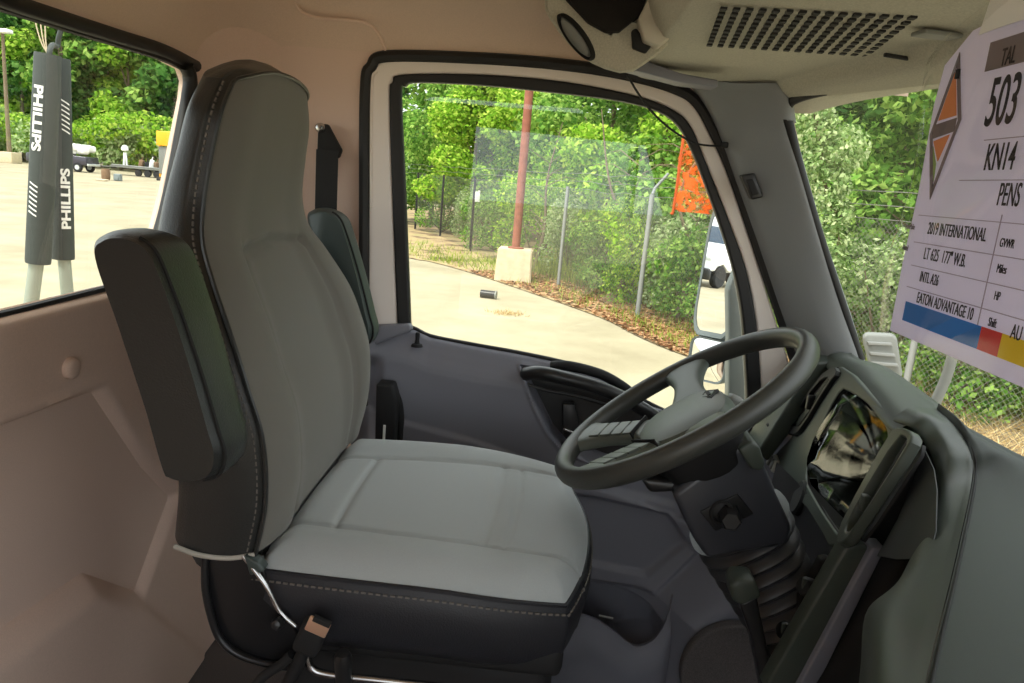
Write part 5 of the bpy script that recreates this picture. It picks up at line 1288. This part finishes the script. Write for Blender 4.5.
for j, (a, m) in enumerate(cl):
    zt_ = [.62, .5, .7, .55, .45][j]
    me = join(rbox((X1+a, Y1-.3, .80+zt_/2), (.34, .4, zt_), .06, (0, .2*(-1)**j, .3*j)), tube([(X1+a, Y1-.3, .8+zt_*.8), (X1+a+.15, Y1-.35, .8+zt_+.25)], .05, n=8))
    tag(link('scrap_piece', me, M[m]), ['brown scrap piece first from the white stand on the trailer deck', 'short black scrap piece second from the white stand on the trailer deck', 'white scrap piece in the middle of the trailer deck', 'brown scrap piece second from the yellow box on the trailer deck', 'low black scrap piece next to the yellow box on the trailer deck'][j], 'scrap', 'scrap pieces on the trailer')
stx = (-37.123,63.989,0.344)
std = thing('white_stand', (stx[0], Y1, .72), 'white two legged stand with a rounded top at the front of the flat trailer', 'stand')
k9 = Y1/740
for s in (-1, 1): link('leg', tube([(stx[0]+s*1.6*k9, Y1, .80), (stx[0]+s*.8*k9, Y1, .80+13*k9)], .9*k9, n=8), M['lettering'], std)
link('rounded_top', lathe([(.5*k9, -2*k9), (3.0*k9, -1.2*k9), (3.4*k9, 1*k9), (2.4*k9, 3.2*k9), (.3*k9, 4.2*k9)], (stx[0], Y1, .80+16*k9)), M['lettering'], std)
yb = (-31.065,59.655,0.0); X2, Y2 = yb[0], yb[1]; k2 = Y2/740
ybx = thing('yellow_box', (X2, Y2, 0), 'tall yellow framed equipment box at the right edge of the rear window view', 'equipment')
hh = 48*k2
link('post', rbox((X2-5.6*k2, Y2, hh/2), (1.8*k2, 1.6*k2, hh), .03), M['yellow'], ybx)
link('post', rbox((X2+9*k2, Y2, hh/2), (1.8*k2, 1.6*k2, hh), .03), M['yellow'], ybx)
link('hood', rbox((X2+1.7*k2, Y2, hh-7*k2), (15*k2, 14*k2, 14*k2), .06), M['yellow'], ybx)
link('grey_panel', rbox((X2+1.7*k2, Y2, hh*.42), (12.6*k2, 10*k2, hh*.55), .04), M['greyplastic'], ybx)
link('skid', rbox((X2+1.7*k2, Y2, .15), (17*k2, 12*k2, .3), .04), M['tyre'], ybx)
bk = (-31.664,52.407,0.0); kb_ = bk[1]/740
tag(link('brown_barrel', lathe([(0, 0), (3.4*kb_, 0), (4.0*kb_, 2*kb_), (4.2*kb_, 8*kb_), (3.6*kb_, 11*kb_), (0, 11*kb_)], bk), M['brown']), 'brown barrel standing on the lot before the trailer tongue', 'barrel')
bd2 = (-30.783,50.363,0.0)
tag(link('flat_scrap', bprism([(bd2[0]-6*kb_, bd2[1], .02), (bd2[0]+5*kb_, bd2[1]-.1, .02), (bd2[0]+3*kb_, bd2[1]+.6, .02), (bd2[0]-3*kb_, bd2[1]+.6, .02)], (0, 0, 1.4*kb_), .03), M['concrete']), 'flat pale scrap lying on the lot in front of the brown barrel', 'scrap')
cr9 = (-30.848,52.51,0.0)
tag(link('grey_crate', join(rbox((cr9[0], cr9[1], 3.5*kb_), (7*kb_, 5*kb_, 7*kb_), .05), rbox((cr9[0], cr9[1]-2.6*kb_, 2.4*kb_), (4*kb_, .1, 3*kb_), .02)), M['mirrorshell']), 'small grey crate under the front of the flat trailer', 'crate')

# ================================================================== WHITE TRUCK SEEN IN THE MIRROR
tx, ty, th = -31.8, 16.35, R(6)
trk = thing('white_truck', (tx, ty, 0), 'white highway truck parked behind, showing in the side mirror', 'truck')
TM = Matrix.Translation((tx, ty, 0)) @ Matrix.Rotation(th, 4, 'Z')
def tk(name, me, m, par=None, **k):
    me.transform(TM); return link(name, me, M[m], par or trk, **k)
# local: +x forward, y across, built 2.4 wide
hoodp = [(.2, .75), (.2, 2.0), (.9, 2.05), (1.9, 1.75), (2.35, 1.45), (2.45, .75)]
tk('hood', bprism([(a, -1.0, b) for a, b in hoodp], (0, 2.0, 0), .12, 4), 'whitegloss')
cabp = [(-2.4, .8), (-2.4, 3.85), (-1.2, 3.95), (-.45, 3.3), (-.15, 2.85), (.35, 2.0), (.35, .8)]
tk('cab', bprism([(a, -1.15, b) for a, b in cabp], (0, 2.3, 0), .12, 4), 'whitegloss')
tk('windshield', bprism([(-.12, -1.0, 2.80), (.36, -1.0, 2.04), (.36, 1.0, 2.04), (-.12, 1.0, 2.80)], (.03, 0, .02), .02), 'darkglass')
for s in (-1, 1):
    tk('side_window', bprism([(-1.3, s*1.16, 2.05), (-1.3, s*1.16, 2.75), (-.5, s*1.16, 2.75), (.1, s*1.16, 2.05)], (0, s*.02, 0), .005), 'darkglass')
    tk('mirror', rbox((.1, s*1.42, 2.35), (.14, .22, .55), .05), 'black')
    tk('headlight', rbox((2.28, s*.78, 1.30), (.22, .42, .24), .08), 'silver')
    f = tk('fender', bprism([(.7, s*.75, .8), (.75, s*.75, 1.15), (1.0, s*.75, 1.42), (1.7, s*.75, 1.42), (2.2, s*.75, 1.25), (2.45, s*.75, .8), (2.1, s*.75, .8), (2.0, s*.75, 1.0), (1.45, s*.75, 1.12), (.95, s*.75, .85)], (0, s*.42, 0), .05), 'whitegloss')
    for wx in (1.45, -3.4, -4.6):
        w_ = tk('wheel', lathe([(.28, -.17), (.46, -.17), (.52, -.10), (.52, .10), (.46, .17), (.28, .17)], (wx, s*.98, .52), (0, 1, 0), 28), 'tyre')
        tk('rim', lathe([(.05, .14), (.1, .16), (.18, .05), (.29, .14), (.29, -.14)] if s > 0 else [(.29, .14), (.29, -.14), (.18, -.05), (.1, -.16), (.05, -.14)], (wx, s*.98, .52), (0, 1, 0), 24), 'silver', w_)
    tk('fuel_tank', lathe([(0, -.7), (.3, -.7), (.33, -.65), (.33, .65), (.3, .7), (0, .7)], (-1.2, s*.95, .72), (1, 0, 0)), 'silver')
tk('bumper', rbox((2.42, 0, .62), (.30, 2.25, .52), .09), 'black')
tk('grille', rbox((2.42, 0, 1.15), (.10, 1.0, .55), .05), 'darksteel')
tk('chassis', rbox((-2.6, 0, .80), (5.6, .8, .25), .03), 'black')
